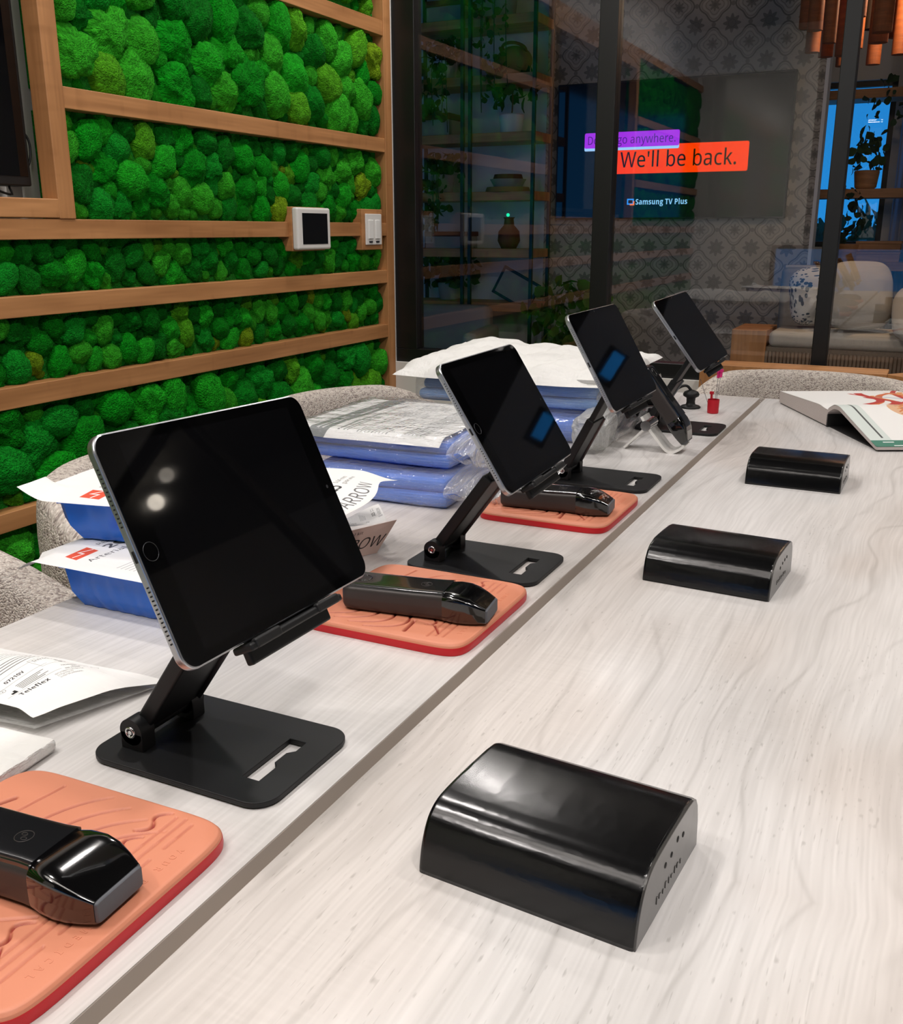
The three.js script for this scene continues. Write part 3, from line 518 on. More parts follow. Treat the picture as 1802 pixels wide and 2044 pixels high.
// ================================================================== black moulded blocks
const blockProfile = [[0.0655, 0], [0.0653, 0.003], [0.0641, 0.01], [0.0631, 0.015], [0.0617, 0.02], [0.0603, 0.024], [0.0586, 0.028], [0.0570, 0.031], [0.0551, 0.034], [0.0530, 0.0367], [0.0505, 0.039], [0.0474, 0.0412], [0.0441, 0.043], [0.0397, 0.0445], [0.0351, 0.0455], [0.026, 0.0464], [0.012, 0.047], [-0.01, 0.0473], [-0.035, 0.047], [-0.048, 0.0458], [-0.0555, 0.0425], [-0.0605, 0.035], [-0.0635, 0.022], [-0.065, 0.004], [-0.065, 0]];
function blockGeo(L, crease) {
  const xs = [-L / 2, -L / 2 + 0.0012, -L / 2 + 0.003, -L / 4, 0, L / 4, L / 2 - 0.003, L / 2 - 0.0012, L / 2], n = blockProfile.length, sh = (i) => i === 0 || i === 8 ? 0.975 : i === 1 || i === 7 ? 0.993 : 1;
  const pr = crease ? blockProfile.map(([z, y]) => [z, z > 0.03 && y > 0.03 ? y - 0.0015 : y]) : blockProfile;
  return loft(xs.map((x, i) => pr.map(([z, y]) => V(x, (y - 0.02) * sh(i) + 0.02 - (1 - sh(i)) * 0.0 + (y === 0 ? (1 - sh(i)) * -0.02 : 0), z * sh(i))).reverse()), true, false);
}
function block(label, x, z, turn, seed, crease) {
  const b = thing('phantom_block', label, 'block', [x, TABLE, z], turn), L = 0.158;
  part(b, 'body', blockGeo(L, crease), M.block);
  const sh = new THREE.Shape(); blockProfile.forEach(([q, y], i) => { const a = -q * 0.972, c = (y - 0.02) * 0.972 + 0.02; i ? sh.lineTo(a, c) : sh.moveTo(a, c); });
  part(b, 'end_face', new THREE.ExtrudeGeometry(sh, { depth: 0.0012, bevelEnabled: true, bevelSize: 0.0008, bevelThickness: 0.0006, bevelSegments: 2 }).rotateY(Math.PI / 2).translate(L / 2 - 0.001, 0, 0), M.blockEnd, 'dull grey end face');
  const r = rngOf(seed), holes = []; for (let k = 0; k < 4; k++) holes.push(new THREE.CylinderGeometry(0.0018 + 0.001 * r(), 0.0018, 0.0006, 14).rotateZ(Math.PI / 2).translate(L / 2 + 0.0009, 0.03 + 0.006 * Math.sin(k * 0.8) - 0.004 * r() * seed % 2, 0.012 - k * 0.0125));
  part(b, 'needle_hole', merge(holes), M.dark);
  const marks = []; for (let k = 0; k < 9; k++) marks.push(box(L / 2 + 0.0006, L / 2 + 0.0013, 0.01 + 0.001 * (k % 2), 0.0155 - 0.001 * (k % 3), 0.026 - k * 0.0062, 0.0275 - k * 0.0062 + 0.0012 * (k % 2), 0.0002));
  part(b, 'embossed_mark', merge(marks), M.blockEnd, 'row of faint raised strokes');
}
block('black domed gel block with a smooth satin top across the seam from the first stand', -0.1935, -0.573, -0.075, 1, false);
block('black domed gel block with a scarred front and pierced end', -0.2125, -1.222, -0.065, 2, true);
block('black domed gel block lying before the open book', -0.185, -1.788, -0.02, 3, true);

// ================================================================== kit trays with peel-off lids
function trayRing(w, d, y, c, n = 8) {                      // rectangle with cut corners and shallow flutes
  const p = [], side = (x0, z0, x1, z1, nx, nz) => { for (let i = 0; i < 22; i++) { const t = i / 22, f = 0.0022 * Math.pow(Math.abs(Math.sin(t * Math.PI * n)), 4); p.push(V(lerp(x0, x1, t) - nx * f, y, lerp(z0, z1, t) - nz * f)); } };
  side(-w + c, d, w - c, d, 0, 1); side(w - c, d, w, d - c, 0.7, 0.7); side(w, d - c, w, -d + c, 1, 0); side(w, -d + c, w - c, -d, 0.7, -0.7); side(w - c, -d, -w + c, -d, 0, -1); side(-w + c, -d, -w, -d + c, -0.7, -0.7); side(-w, -d + c, -w, d - c, -1, 0); side(-w, d - c, -w + c, d, -0.7, 0.7); return p;
}
function lidPrint(kind) {
  return canvasTex(1024, 640, (g, w, h) => {                // u: towards the wall side of the lid, v: across
    g.fillStyle = '#f3f2f0'; g.fillRect(0, 0, w, h);
    g.fillStyle = '#d9d8d6'; g.fillRect(300, 330, 330, 110);
    const t = (s, x, y, f, c = '#3b3b3d') => { g.fillStyle = c; g.font = f; g.fillText(s, x, y); };
    g.save(); g.translate(0, h); g.rotate(-Math.PI / 2);    // words run along v, top of the letters to u = 0
    t('ARROW', 270, 1000, '66px sans-serif', '#6a6a6c'); g.fillStyle = '#cfcfcf'; g.fillRect(205, 945, 50, 60);
    t('.025', 295, 915, 'bold 66px sans-serif'); t('0.64 mm', 450, 885, '24px sans-serif'); t('guide wire', 450, 912, '22px sans-serif');
    t('2', 150, 800, 'bold 60px sans-serif'); t('cm', 190, 780, '22px sans-serif'); for (let k = 0; k < 5; k++) { g.fillStyle = '#8c8c8e'; g.fillRect(300, 700 + k * 17, 250 - k * 26, 4); }
    for (let k = 0; k < 6; k++) { g.fillStyle = '#a5a5a7'; g.fillRect(60, 470 + k * 22, 420 - (k % 3) * 70, 4); }
    t('REF  ASK-04020', 190, 180, '34px sans-serif', '#5a5a5c'); t('20 Ga', 180, 255, 'bold 74px sans-serif', '#5a5a5c'); t('Arterial Line Kit', 70, 316, '44px sans-serif', '#4a4a4c');
    g.fillStyle = '#e2553b'; g.beginPath(); g.moveTo(70, 170); g.lineTo(160, 156); g.lineTo(152, 236); g.lineTo(62, 246); g.fill();
    g.strokeStyle = '#fff'; g.lineWidth = 6; g.beginPath(); g.moveTo(72, 208); g.lineTo(112, 212); g.lineTo(112, 182); g.lineTo(154, 204); g.stroke();
    g.restore();
  });
}
const lidMat = S({ map: lidPrint(0), roughness: 0.8, bumpMap: texCrumple, bumpScale: 0.0005, side: THREE.DoubleSide });
function kitTray(label, x, y, z, turn, w, d, h, lid) {
  const t = thing('kit_tray', label, 'tray', [x, y, z], turn, undefined);
  const rings = [[0.86, 0], [0.875, 0.0006], [0.90, 0.006], [0.955, h * 0.38], [0.985, h * 0.93], [1.0, h - 0.002], [1.03, h - 0.0015], [1.03, h]].map(([k, yy]) => trayRing(w * k, d * (k * 0.9 + 0.1 * k), yy, 0.03 * k)).reverse();
  const g = loft(rings); part(t, 'tub', g, M.tray, 'vivid blue plastic tub');
  const f = lid; // lid sheet: (u along -x..+x, v from +z to -z)
  part(t, 'lid', sheet(48, 28, (u, v) => { const px = lerp(-f.l, f.r, u), pz = lerp(f.f, -f.b, v); let yy = h + 0.0012 + 0.0006 * Math.abs(noise2(px * 40, pz * 40, 3)); yy += f.bend(u, v, px, pz); return V(px + (f.dx ? f.dx(u, v) : 0), yy, pz + (f.dz ? f.dz(u, v) : 0)); }, (u, v) => [u, v]), lidMat, 'white peel-off paper lid with print');
}
kitTray('lower blue plastic kit tray standing on the table under another', -0.793, TABLE + 0.0002, -0.898, 0.01, 0.122, 0.128, 0.053, {
  l: 0.158, r: 0.132, f: 0.137, b: 0.137, bend: (u, v) => 0.0006 - 0.014 * Math.pow(clamp((0.09 - u) / 0.09), 1.3) * (v < 0.12 ? 1 : 0.3) });
kitTray('upper blue plastic kit tray stacked on the other tray', -0.84, TABLE + 0.0575, -0.97, 0.18, 0.158, 0.118, 0.051, {
  l: 0.182, r: 0.226, f: 0.128, b: 0.128, bend: (u, v) => 0.0006 + 0.012 * Math.pow(clamp((0.09 - u) / 0.09), 1.5) * (v < 0.25 ? 1.3 : 0.3) + (0.006 * Math.sin(v * 9 + 1) - 0.008) * sstep(0.86, 1, u), dx: (u, v) => u > 0.86 ? 0.006 * Math.sin(v * 13) * (u - 0.86) / 0.14 : 0 });
{ // folded-out end of a kit carton under the trays, standing at an angle
  const c = thing('kit_carton_flap', 'pale pinkish carton end printed ARROW sticking out beside the trays', 'carton', [-0.66, TABLE, -1.06], 0);
  const a = onY(738, 1113, TABLE).sub(c.position), b = onY(752, 1105, TABLE).sub(c.position), tA = V(a.x - 0.05, 0.001, a.z + 0.075), tB = V(b.x, 0.001, b.z);
  const face = canvasTex(512, 256, (g, w, h) => { g.fillStyle = '#cfb5aa'; g.fillRect(0, 0, w, h); g.fillStyle = '#2c2422'; g.font = '120px sans-serif'; g.fillText('ARROW', 90, 190); g.font = 'italic 34px sans-serif'; g.fillText('arterial kit', 150, 60); });
  const up = V(0.016, 0.042, -0.03);
  part(c, 'end_panel', loftQuad(tA, tB, tB.clone().add(up), tA.clone().add(V(0.0, 0.036, -0.008)), 0.0012), S({ map: face, roughness: 0.8 }), 'pinkish printed end panel');
  part(c, 'paper', sheet(12, 8, (u, v) => { const p = tA.clone().lerp(tB, u), q = V(p.x, lerp(0.036, 0.042, u), p.z - 0.008 - 0.022 * u); return q.add(V(-0.03 * v - 0.01 * u * v, 0.002 + 0.004 * Math.sin(u * 5 + v * 3), -0.045 * v)); }), lidMat, 'creased white paper');
}
function loftQuad(a, b, c, d, t) {                          // a thin plate with corners a, b, c, d
  const n = b.clone().sub(a).cross(d.clone().sub(a)).normalize().multiplyScalar(t), P4 = [a, b, c, d], pos = [], uv = [], ix = [], U = [[0, 0], [1, 0], [1, 1], [0, 1]];
  for (const o of [0, 1]) P4.forEach((p, i) => { pos.push(p.x - n.x * o, p.y - n.y * o, p.z - n.z * o); uv.push(...U[i]); });
  ix.push(0, 1, 2, 0, 2, 3, 4, 6, 5, 4, 7, 6); for (let i = 0; i < 4; i++) { const j = (i + 1) % 4; ix.push(i, i + 4, j + 4, i, j + 4, j); }
  const g = new THREE.BufferGeometry(); g.setAttribute('position', new THREE.Float32BufferAttribute(pos, 3)); g.setAttribute('uv', new THREE.Float32BufferAttribute(uv, 2)); g.setIndex(ix); const o = g.toNonIndexed(); o.computeVertexNormals(); return o;
}

// ================================================================== wrapped gown packs
function wavyBox(w, h, d, amp, seed, k = 9, r = 0.012) {
  const g = new RoundedBoxGeometry(w, h, d, 3, Math.min(r, h * 0.45)); const big = new THREE.BoxGeometry(w, h, d, 40, 8, 36), p = big.attributes.position, hx = w / 2, hy = h / 2, hz = d / 2;
  for (let i = 0; i < p.count; i++) {
    let x = p.getX(i), y = p.getY(i), z = p.getZ(i); const R = Math.min(r, hy * 0.95);
    const cx = clamp(x, -hx + R, hx - R), cy = clamp(y, -hy + R, hy - R), cz = clamp(z, -hz + R, hz - R), v = V(x - cx, y - cy, z - cz); if (v.length() > 1e-6) v.setLength(R); x = cx + v.x; y = cy + v.y; z = cz + v.z;
    const n1 = noise3(x * k + seed, y * k * 2, z * k), n2 = noise3(x * k * 2.7, y * k * 4 + seed, z * k * 2.7), side = Math.abs(x) > hx - R - 1e-4 || Math.abs(z) > hz - R - 1e-4;
    p.setXYZ(i, x + (side ? amp * (n1 + 0.4 * n2) * Math.sign(x) * 0.9 : 0), y + (y > -hy * 0.9 ? amp * 0.5 * (n1 + 0.4 * n2) : 0), z + (side ? amp * (n2 * 0.5 + n1) * Math.sign(z) : 0));
  }
  const uv = big.attributes.uv; for (let i = 0; i < uv.count; i++) uv.setXY(i, uv.getX(i) * w * 4, uv.getY(i) * d * 4);
  const m = mergeVertices(big, 1e-6); m.computeVertexNormals(); return m;
}
const packLabel = canvasTex(1024, 1024, (g, w, h) => {
  g.fillStyle = '#eeeeee'; g.fillRect(0, 0, w, h); g.save(); g.translate(0, h); g.rotate(-Math.PI / 2); g.translate(0, w); g.scale(1, -1);   // lines run along v, the band to the wall side
  g.fillStyle = '#747a7c'; g.fillRect(0, 760, h, 130); g.fillStyle = '#d4d6d6'; for (const [x, y, l] of [[60, 800, 300], [60, 835, 420], [500, 800, 240]]) g.fillRect(x, y, l, 14);
  g.fillStyle = '#7b7f81'; g.fillRect(60, 690, 520, 16); g.fillRect(60, 655, 330, 10); g.fillRect(60, 632, 420, 8);
  const r = rngOf(9); for (let c = 0; c < 4; c++) for (let k = 0; k < 9; k++) { g.fillStyle = k % 4 === 0 ? '#9a9c9d' : '#bfc1c2'; g.fillRect(50 + c * 235, 560 - k * 24 - (c % 2) * 30, 90 + 110 * r(), 9); }
  g.fillStyle = '#d8d9da'; g.fillRect(40, 120, 940, 150); for (let c = 0; c < 3; c++) for (let k = 0; k < 5; k++) { g.fillStyle = '#a3a5a6'; g.fillRect(60 + c * 320, 250 - k * 25, 120 + 120 * r(), 8); }
  g.restore();
});
const packLabelMat = S({ map: packLabel, roughness: 0.6 });
function gownPack(label, x, y, z, turn, w, h, d, seed, mat, opt = {}) {
  const g = thing('gown_pack', label, 'medical pack', [x, y, z], turn);
  const folds = opt.folds ?? 2;
  for (let k = 0; k < folds; k++) { const hh = h / folds; part(g, 'folded_drape', wavyBox(w - 0.01 * (k % 2), hh * 1.04, d - 0.012 * (k % 2), 0.006, seed + k * 5, 8, hh * 0.48).translate(0, hh * (k + 0.5), 0), mat, 'blue folded fabric'); }
  if (opt.sheet) { const o = opt.sheet; part(g, 'printed_sheet', sheet(30, 30, (u, v) => { const px = lerp(o.x0, o.x1, u), pz = lerp(d / 2 + 0.004, -d / 2 + 0.01, v); const over = v < 0.06 ? Math.pow((0.06 - v) / 0.06, 1.5) : 0; return V(px, h + 0.006 - over * 0.013 + 0.0025 * noise2(px * 14, pz * 14, seed), pz + over * 0.003); }, (u, v) => [u, v]), packLabelMat, 'white printed contents sheet with a grey band'); }
  if (opt.wrap !== false) {
    part(g, 'plastic_sleeve', wavyBox(w + 0.016, h + 0.01, d + 0.016, 0.005, seed + 40, 13, 0.014).translate(0, (h + 0.01) / 2 + 0.0012, 0), M.plastic, 'clear plastic sleeve');
    const tail = sheet(36, 26, (u, v) => { const a = noise3(u * 7 + seed, v * 7, 1), b = noise3(u * 15, v * 15 + seed, 3), c = noise3(u * 4, v * 5, seed); const pinch = 1 - 0.2 * u; return V(w / 2 - 0.004 + u * (opt.tail ?? 0.085) + 0.018 * c * u, (h * 0.5 + 0.004) + Math.sin(v * 6.2832) * (h * 0.5 + 0.006) * (1 - 0.45 * u) + (0.012 * a + 0.009 * b) * u * 2 - u * h * 0.25, Math.cos(v * 6.2832) * (d / 2 + 0.005) * pinch + (0.014 * b + 0.012 * a) * u); });
    const p = tail.attributes.position; for (let i = 0; i < p.count; i++) if (p.getY(i) < 0.0015) p.setY(i, 0.0015); tail.computeVertexNormals();
    part(g, 'sleeve_end', tail, M.crinkle, 'crumpled clear plastic end');
  }
  return g;
}
gownPack('lower blue gown pack in clear plastic under the label-topped pack', -0.81, TABLE + 0.001, -1.5, 0.06, 0.27, 0.044, 0.33, 2, M.drape, { folds: 2, tail: 0.12 });
gownPack('blue gown pack in clear plastic topped with a printed contents sheet', -0.84, TABLE + 0.057, -1.53, 0.02, 0.32, 0.042, 0.31, 7, M.drape, { sheet: { x0: -0.15, x1: 0.145 }, tail: 0.06 });
gownPack('lower pale blue drape pack beneath the white draped pack', -0.80, TABLE + 0.001, -2.1, 0.08, 0.31, 0.042, 0.4, 12, M.drape, { folds: 1, tail: 0.07 });
gownPack('pale blue drape pack under a folded white cloth', -0.845, TABLE + 0.0545, -2.2, 0.03, 0.43, 0.05, 0.42, 15, M.paleDrape, { folds: 2, tail: 0.05 });
{ // white cloth heaped on the far pack
  const c = thing('folded_cloth', 'rumpled white cloth heaped on the far pale blue pack', 'cloth', [-0.86, TABLE + 0.122, -2.2], 0.04);
  const h0 = (u, v) => { const e = Math.pow(Math.max(Math.abs(u * 2 - 1), Math.abs(v * 2 - 1)), 5); return 1 - e; };
  const top = sheet(70, 56, (u, v) => { const x = (u - 0.5) * 0.54, z = (0.5 - v) * 0.47, n = noise3(x * 9, 2, z * 9), m = noise3(x * 22 + z * 14, 5, z * 9), l = Math.abs(noise3(x * 6 + z * 9 + 4, 8, z * 13)); const e = Math.max(0, h0(u, v)); const peak = 0.02 * Math.exp(-(Math.pow((x + 0.16) / 0.05, 2) + Math.pow((z + 0.14) / 0.07, 2))); return V(x * (1 + 0.05 * n), 0.002 + Math.sqrt(e) * (0.029 + 0.012 * n + 0.009 * m - 0.02 * l - 0.008 * Math.abs(noise3(x * 30 - z * 18, 3, z * 16))) + peak - 0.014 * (1 - e) * sstep(0.3, 1, 1 - v), z * (1 + 0.06 * noise3(x * 7, 1, 3))); }, (u, v) => [u * 2, v * 2]);
  part(c, 'upper_layer', top, Object.assign(M.cloth.clone(), { side: THREE.DoubleSide }));
  part(c, 'lower_layer', wavyBox(0.45, 0.01, 0.42, 0.003, 33, 9, 0.004).translate(0, -0.0045, 0), M.cloth);
}
{ // crumpled white bag against the far packs
  const b = thing('plastic_bag', 'crumpled milky plastic bag slumped against the far packs', 'bag', [-0.607, TABLE, -1.93], 0.12);
  const g = new THREE.IcosahedronGeometry(1, 14); g.deleteAttribute('uv'); g.deleteAttribute('normal'); const m = mergeVertices(g, 1e-5), p = m.attributes.position, uv = [];
  for (let i = 0; i < p.count; i++) { const x = p.getX(i), y = p.getY(i), z = p.getZ(i), n = 1 + 0.13 * noise3(x * 2.5, y * 2.5, z * 2.5) + 0.08 * Math.abs(noise3(x * 6, y * 6, z * 6)); const q = (t) => Math.sign(t) * Math.pow(Math.abs(t), 0.6); p.setXYZ(i, q(x) * n * 0.036, Math.max(0.001, 0.033 + q(y) * n * 0.034), q(z) * n * 0.105); uv.push(z, y); }
  m.setAttribute('uv', new THREE.Float32BufferAttribute(uv, 2)); m.computeVertexNormals(); part(b, 'bag', m, M.milky);
}
// ================================================================== pouches on the near left
{
  const print = canvasTex(1024, 1024, (g, w, h) => {        // u away from the viewer's right: words run along v
    g.fillStyle = '#f2f1ef'; g.fillRect(0, 0, w, h); g.save(); g.translate(0, h); g.rotate(-Math.PI / 2);
    const t = (s, x, y, f, c = '#1b1b1d') => { g.fillStyle = c; g.font = f; g.fillText(s, x, y); };
    t('Teleflex', 130, 868, 'bold 66px sans-serif'); t('(01)10841156106794', 440, 850, '27px sans-serif'); t('(17)270216', 440, 882, '27px sans-serif'); t('(10)73E2400000', 440, 914, '27px sans-serif'); t('REF 07210V', 560, 812, 'bold 25px sans-serif');
    g.strokeStyle = '#777'; g.lineWidth = 3; for (const y of [800, 640, 520]) { g.beginPath(); g.moveTo(60, y); g.lineTo(540, y - 10); g.stroke(); }
    t('73E2400000', 580, 742, 'bold 25px sans-serif'); t('2027-02-16', 640, 778, 'bold 25px sans-serif'); for (let k = 0; k < 5; k++) { g.fillStyle = '#333'; g.fillRect(200, 690 + k * 19, 250 - (k % 3) * 40, 7); } g.fillStyle = '#111'; g.fillRect(110, 760, 50, 26); g.fillRect(138, 735, 22, 30);
    t('07210V', 190, 600, 'bold 52px sans-serif'); t('5F', 640, 640, 'bold 92px sans-serif'); t('Introducer Kit', 500, 548, '50px sans-serif'); g.strokeRect(480, 490, 420, 165); g.strokeStyle = '#444'; g.beginPath(); g.arc(110, 660, 24, 0, 7); g.stroke(); t('2', 99, 673, '36px sans-serif'); g.beginPath(); g.arc(930, 690, 28, 0, 7); g.stroke();
    for (let k = 0; k < 4; k++) { g.fillStyle = '#222'; g.fillRect(200 + k * 60, 440 - k * 40, 520 - k * 60, 9); } for (let k = 0; k < 4; k++) { g.fillStyle = '#666'; g.fillRect(150, 250 - k * 40, 600 - k * 40, 6); }
    g.restore();
  });
  const mat = S({ map: print, roughness: 0.75, bumpMap: texCrumple, bumpScale: 0.0008, side: THREE.DoubleSide });
  const p = thing('paper_pouch', 'long white printed paper pouch marked 5F with a curled corner', 'pouch', [-0.8, TABLE, -0.598], 0.03);
  const f = (u, v) => { const x = lerp(-0.22, 0.168, u), z = lerp(0.074, -0.053, v); const c = Math.pow(clamp((u - 0.62) / 0.38), 2) * (1 - v); return V(x - 0.042 * c, 0.005 + 0.012 * Math.sin(Math.PI * v) * (1 - sstep(0.7, 1, u)) + 0.018 * sstep(0, 0.5, 1 - v) * sstep(0.25, 0.75, u) * (1 - sstep(0.9, 1, u) * 0.3) + 0.0015 * noise2(x * 30, z * 60, 4), z + 0.006 * Math.sin(u * 5)); };
  const g = sheet(60, 24, f, (u, v) => [clamp((u * 0.388 - 0.22) / 0.13, 0.002, 0.998), v]);
  part(p, 'printed_face', g, mat, 'white paper face with black print');
  part(p, 'film_back', sheet(40, 16, (u, v) => { const q = f(u, v); return V(q.x, Math.min(q.y - 0.0015, 0.003 + 0.004 * sstep(0.5, 1, u) * (1 - v)), q.z); }), M.milky, 'clear film underside');
  const s = thing('folded_pouch', 'plain white plastic pouch folded flat against a suture pad', 'pouch', [-0.735, TABLE, -0.475], 0.1);
  part(s, 'film', wavyBox(0.21, 0.012, 0.075, 0.003, 51, 14, 0.004).translate(0, 0.0066, 0), M.cloth);
  part(s, 'seam', box(0.098, 0.105, 0.001, 0.004, -0.036, 0.034, 0.001), M.milky);
}
// ================================================================== small things at the table end
{ // white easel holding a probe
  const e = thing('easel_stand', 'small white folding easel holding an ultrasound probe', 'stand', [-0.475, TABLE, -1.93], 0);
  const prof = (pts, t, w) => { const s = new THREE.CatmullRomCurve3(pts.map(([x, y]) => V(x, y, 0))), q = s.getPoints(40), r = q.map((c, i) => { const a = q[Math.max(0, i - 1)], b = q[Math.min(40, i + 1)], n = V(-(b.y - a.y), b.x - a.x, 0).normalize().multiplyScalar(t / 2); return [[1, 1], [1, -1], [-1, -1], [-1, 1]].map(([k, m]) => V(c.x + n.x * k, c.y + n.y * k, m * w / 2)); }); const g = loft(r).toNonIndexed(); g.computeVertexNormals(); return g; };
  part(e, 'plate', prof([[-0.03, 0.07], [-0.018, 0.052], [0.004, 0.026], [0.024, 0.005], [0.034, 0.002], [0.044, 0.006], [0.055, 0.014], [0.058, 0.019]], 0.005, 0.05), M.whitePlastic);
  part(e, 'back_leg', prof([[-0.02, 0.05], [-0.04, 0.028], [-0.064, 0.003]], 0.004, 0.04), M.whitePlastic);
  part(e, 'hinge', cyl(0.0105, 0.0105, 0.06, 0, 0, 0, 28).rotateX(Math.PI / 2).translate(-0.019, 0.053, 0), M.chrome, 'turned metal hinge');
  const p = probe('black handheld ultrasound probe leaning on the white easel', [0, 0, 0], 0);
  const ax = V(0.60, -0.80, 0), nn = V(0.80, 0.60, 0), m = new THREE.Matrix4().makeBasis(ax, nn, V(0, 0, 1)); p.quaternion.setFromRotationMatrix(m); p.position.set(-0.4765, TABLE + 0.0855, -1.93);
}
{
  const p = thing('needle_pot', 'small red pot holding fine needles with pink and red hubs', 'pot', [-0.459, TABLE, -2.4]);
  part(p, 'cup', new THREE.LatheGeometry([[0, 0], [0.0125, 0], [0.0135, 0.002], [0.0142, 0.034], [0.0128, 0.034], [0.0122, 0.004], [0, 0.003]].map(([x, y]) => new THREE.Vector2(x, y)), 36), M.red);
  for (const [x, z, l, tx, mat, hub] of [[0.004, 0.002, 0.085, 0.009, 'pink', 1], [0.002, -0.004, 0.082, 0.004, 'pink', 1], [-0.006, 0, 0.078, -0.03, 'pink', 0], [-0.005, 0.003, 0.03, 0.0, 'red', 1]]) {
    const a = V(x, 0.004, z), b = V(x + tx, 0.004 + l, z); const n = part(p, 'needle', rod(a, b, 0.0006, 6), M.needle);
    if (hub) part(n, 'hub', merge([rod(b, b.clone().add(V(tx * 0.1, 0.014, 0)), mat === 'red' ? 0.0028 : 0.0034, 10), rod(b.clone().add(V(tx * 0.1, 0.013, 0)), b.clone().add(V(tx * 0.14, 0.019, 0)), 0.0052, 12)]), M[mat]);
  }
}
{
  const s = thing('cable_spool', 'black spool-shaped cable puck beside the needle pot', 'spool', [-0.525, TABLE, -2.45]);
  part(s, 'foot', new THREE.LatheGeometry([[0, 0], [0.024, 0], [0.0255, 0.003], [0.022, 0.006], [0.012, 0.009], [0.0105, 0.015], [0.0115, 0.026], [0.019, 0.030], [0.0205, 0.035], [0.017, 0.041], [0.008, 0.045], [0, 0.046]].map(([x, y]) => new THREE.Vector2(x, y)), 40), M.rubber);
  part(s, 'lead', tube([V(0, 0.044, 0), V(-0.012, 0.056, 0.006), V(-0.03, 0.05, 0.02), V(-0.05, 0.02, 0.03), V(-0.07, 0.004, 0.03)], 0.0035, 30), M.rubber);
  const c = thing('coiled_cable', 'coil of black cable lying behind the white easel', 'cable', [-0.61, TABLE, -2.35]);
  for (let k = 0; k < 3; k++) { const pts = []; for (let i = 0; i < 12; i++) { const a = i / 12 * 6.2832; pts.push(V(Math.cos(a) * (0.05 + 0.006 * k), 0.005 + 0.006 * k + (k === 2 ? 0.03 * Math.max(0, Math.sin(a)) : 0), Math.sin(a) * (0.085 - 0.008 * k))); } part(c, 'loop', tube(pts, 0.0042, 60, 8, true), M.rubber); }
  const pk = thing('cable_plug', 'black plug block lying by the coiled cable', 'plug', [-0.565, TABLE, -2.27], 0.5); part(pk, 'plug_body', box(-0.02, 0.02, 0.0005, 0.024, -0.013, 0.013, 0.005, 3), M.rubber); part(pk, 'prong', box(0.019, 0.03, 0.009, 0.013, -0.006, 0.006, 0.0008), M.chrome);
}
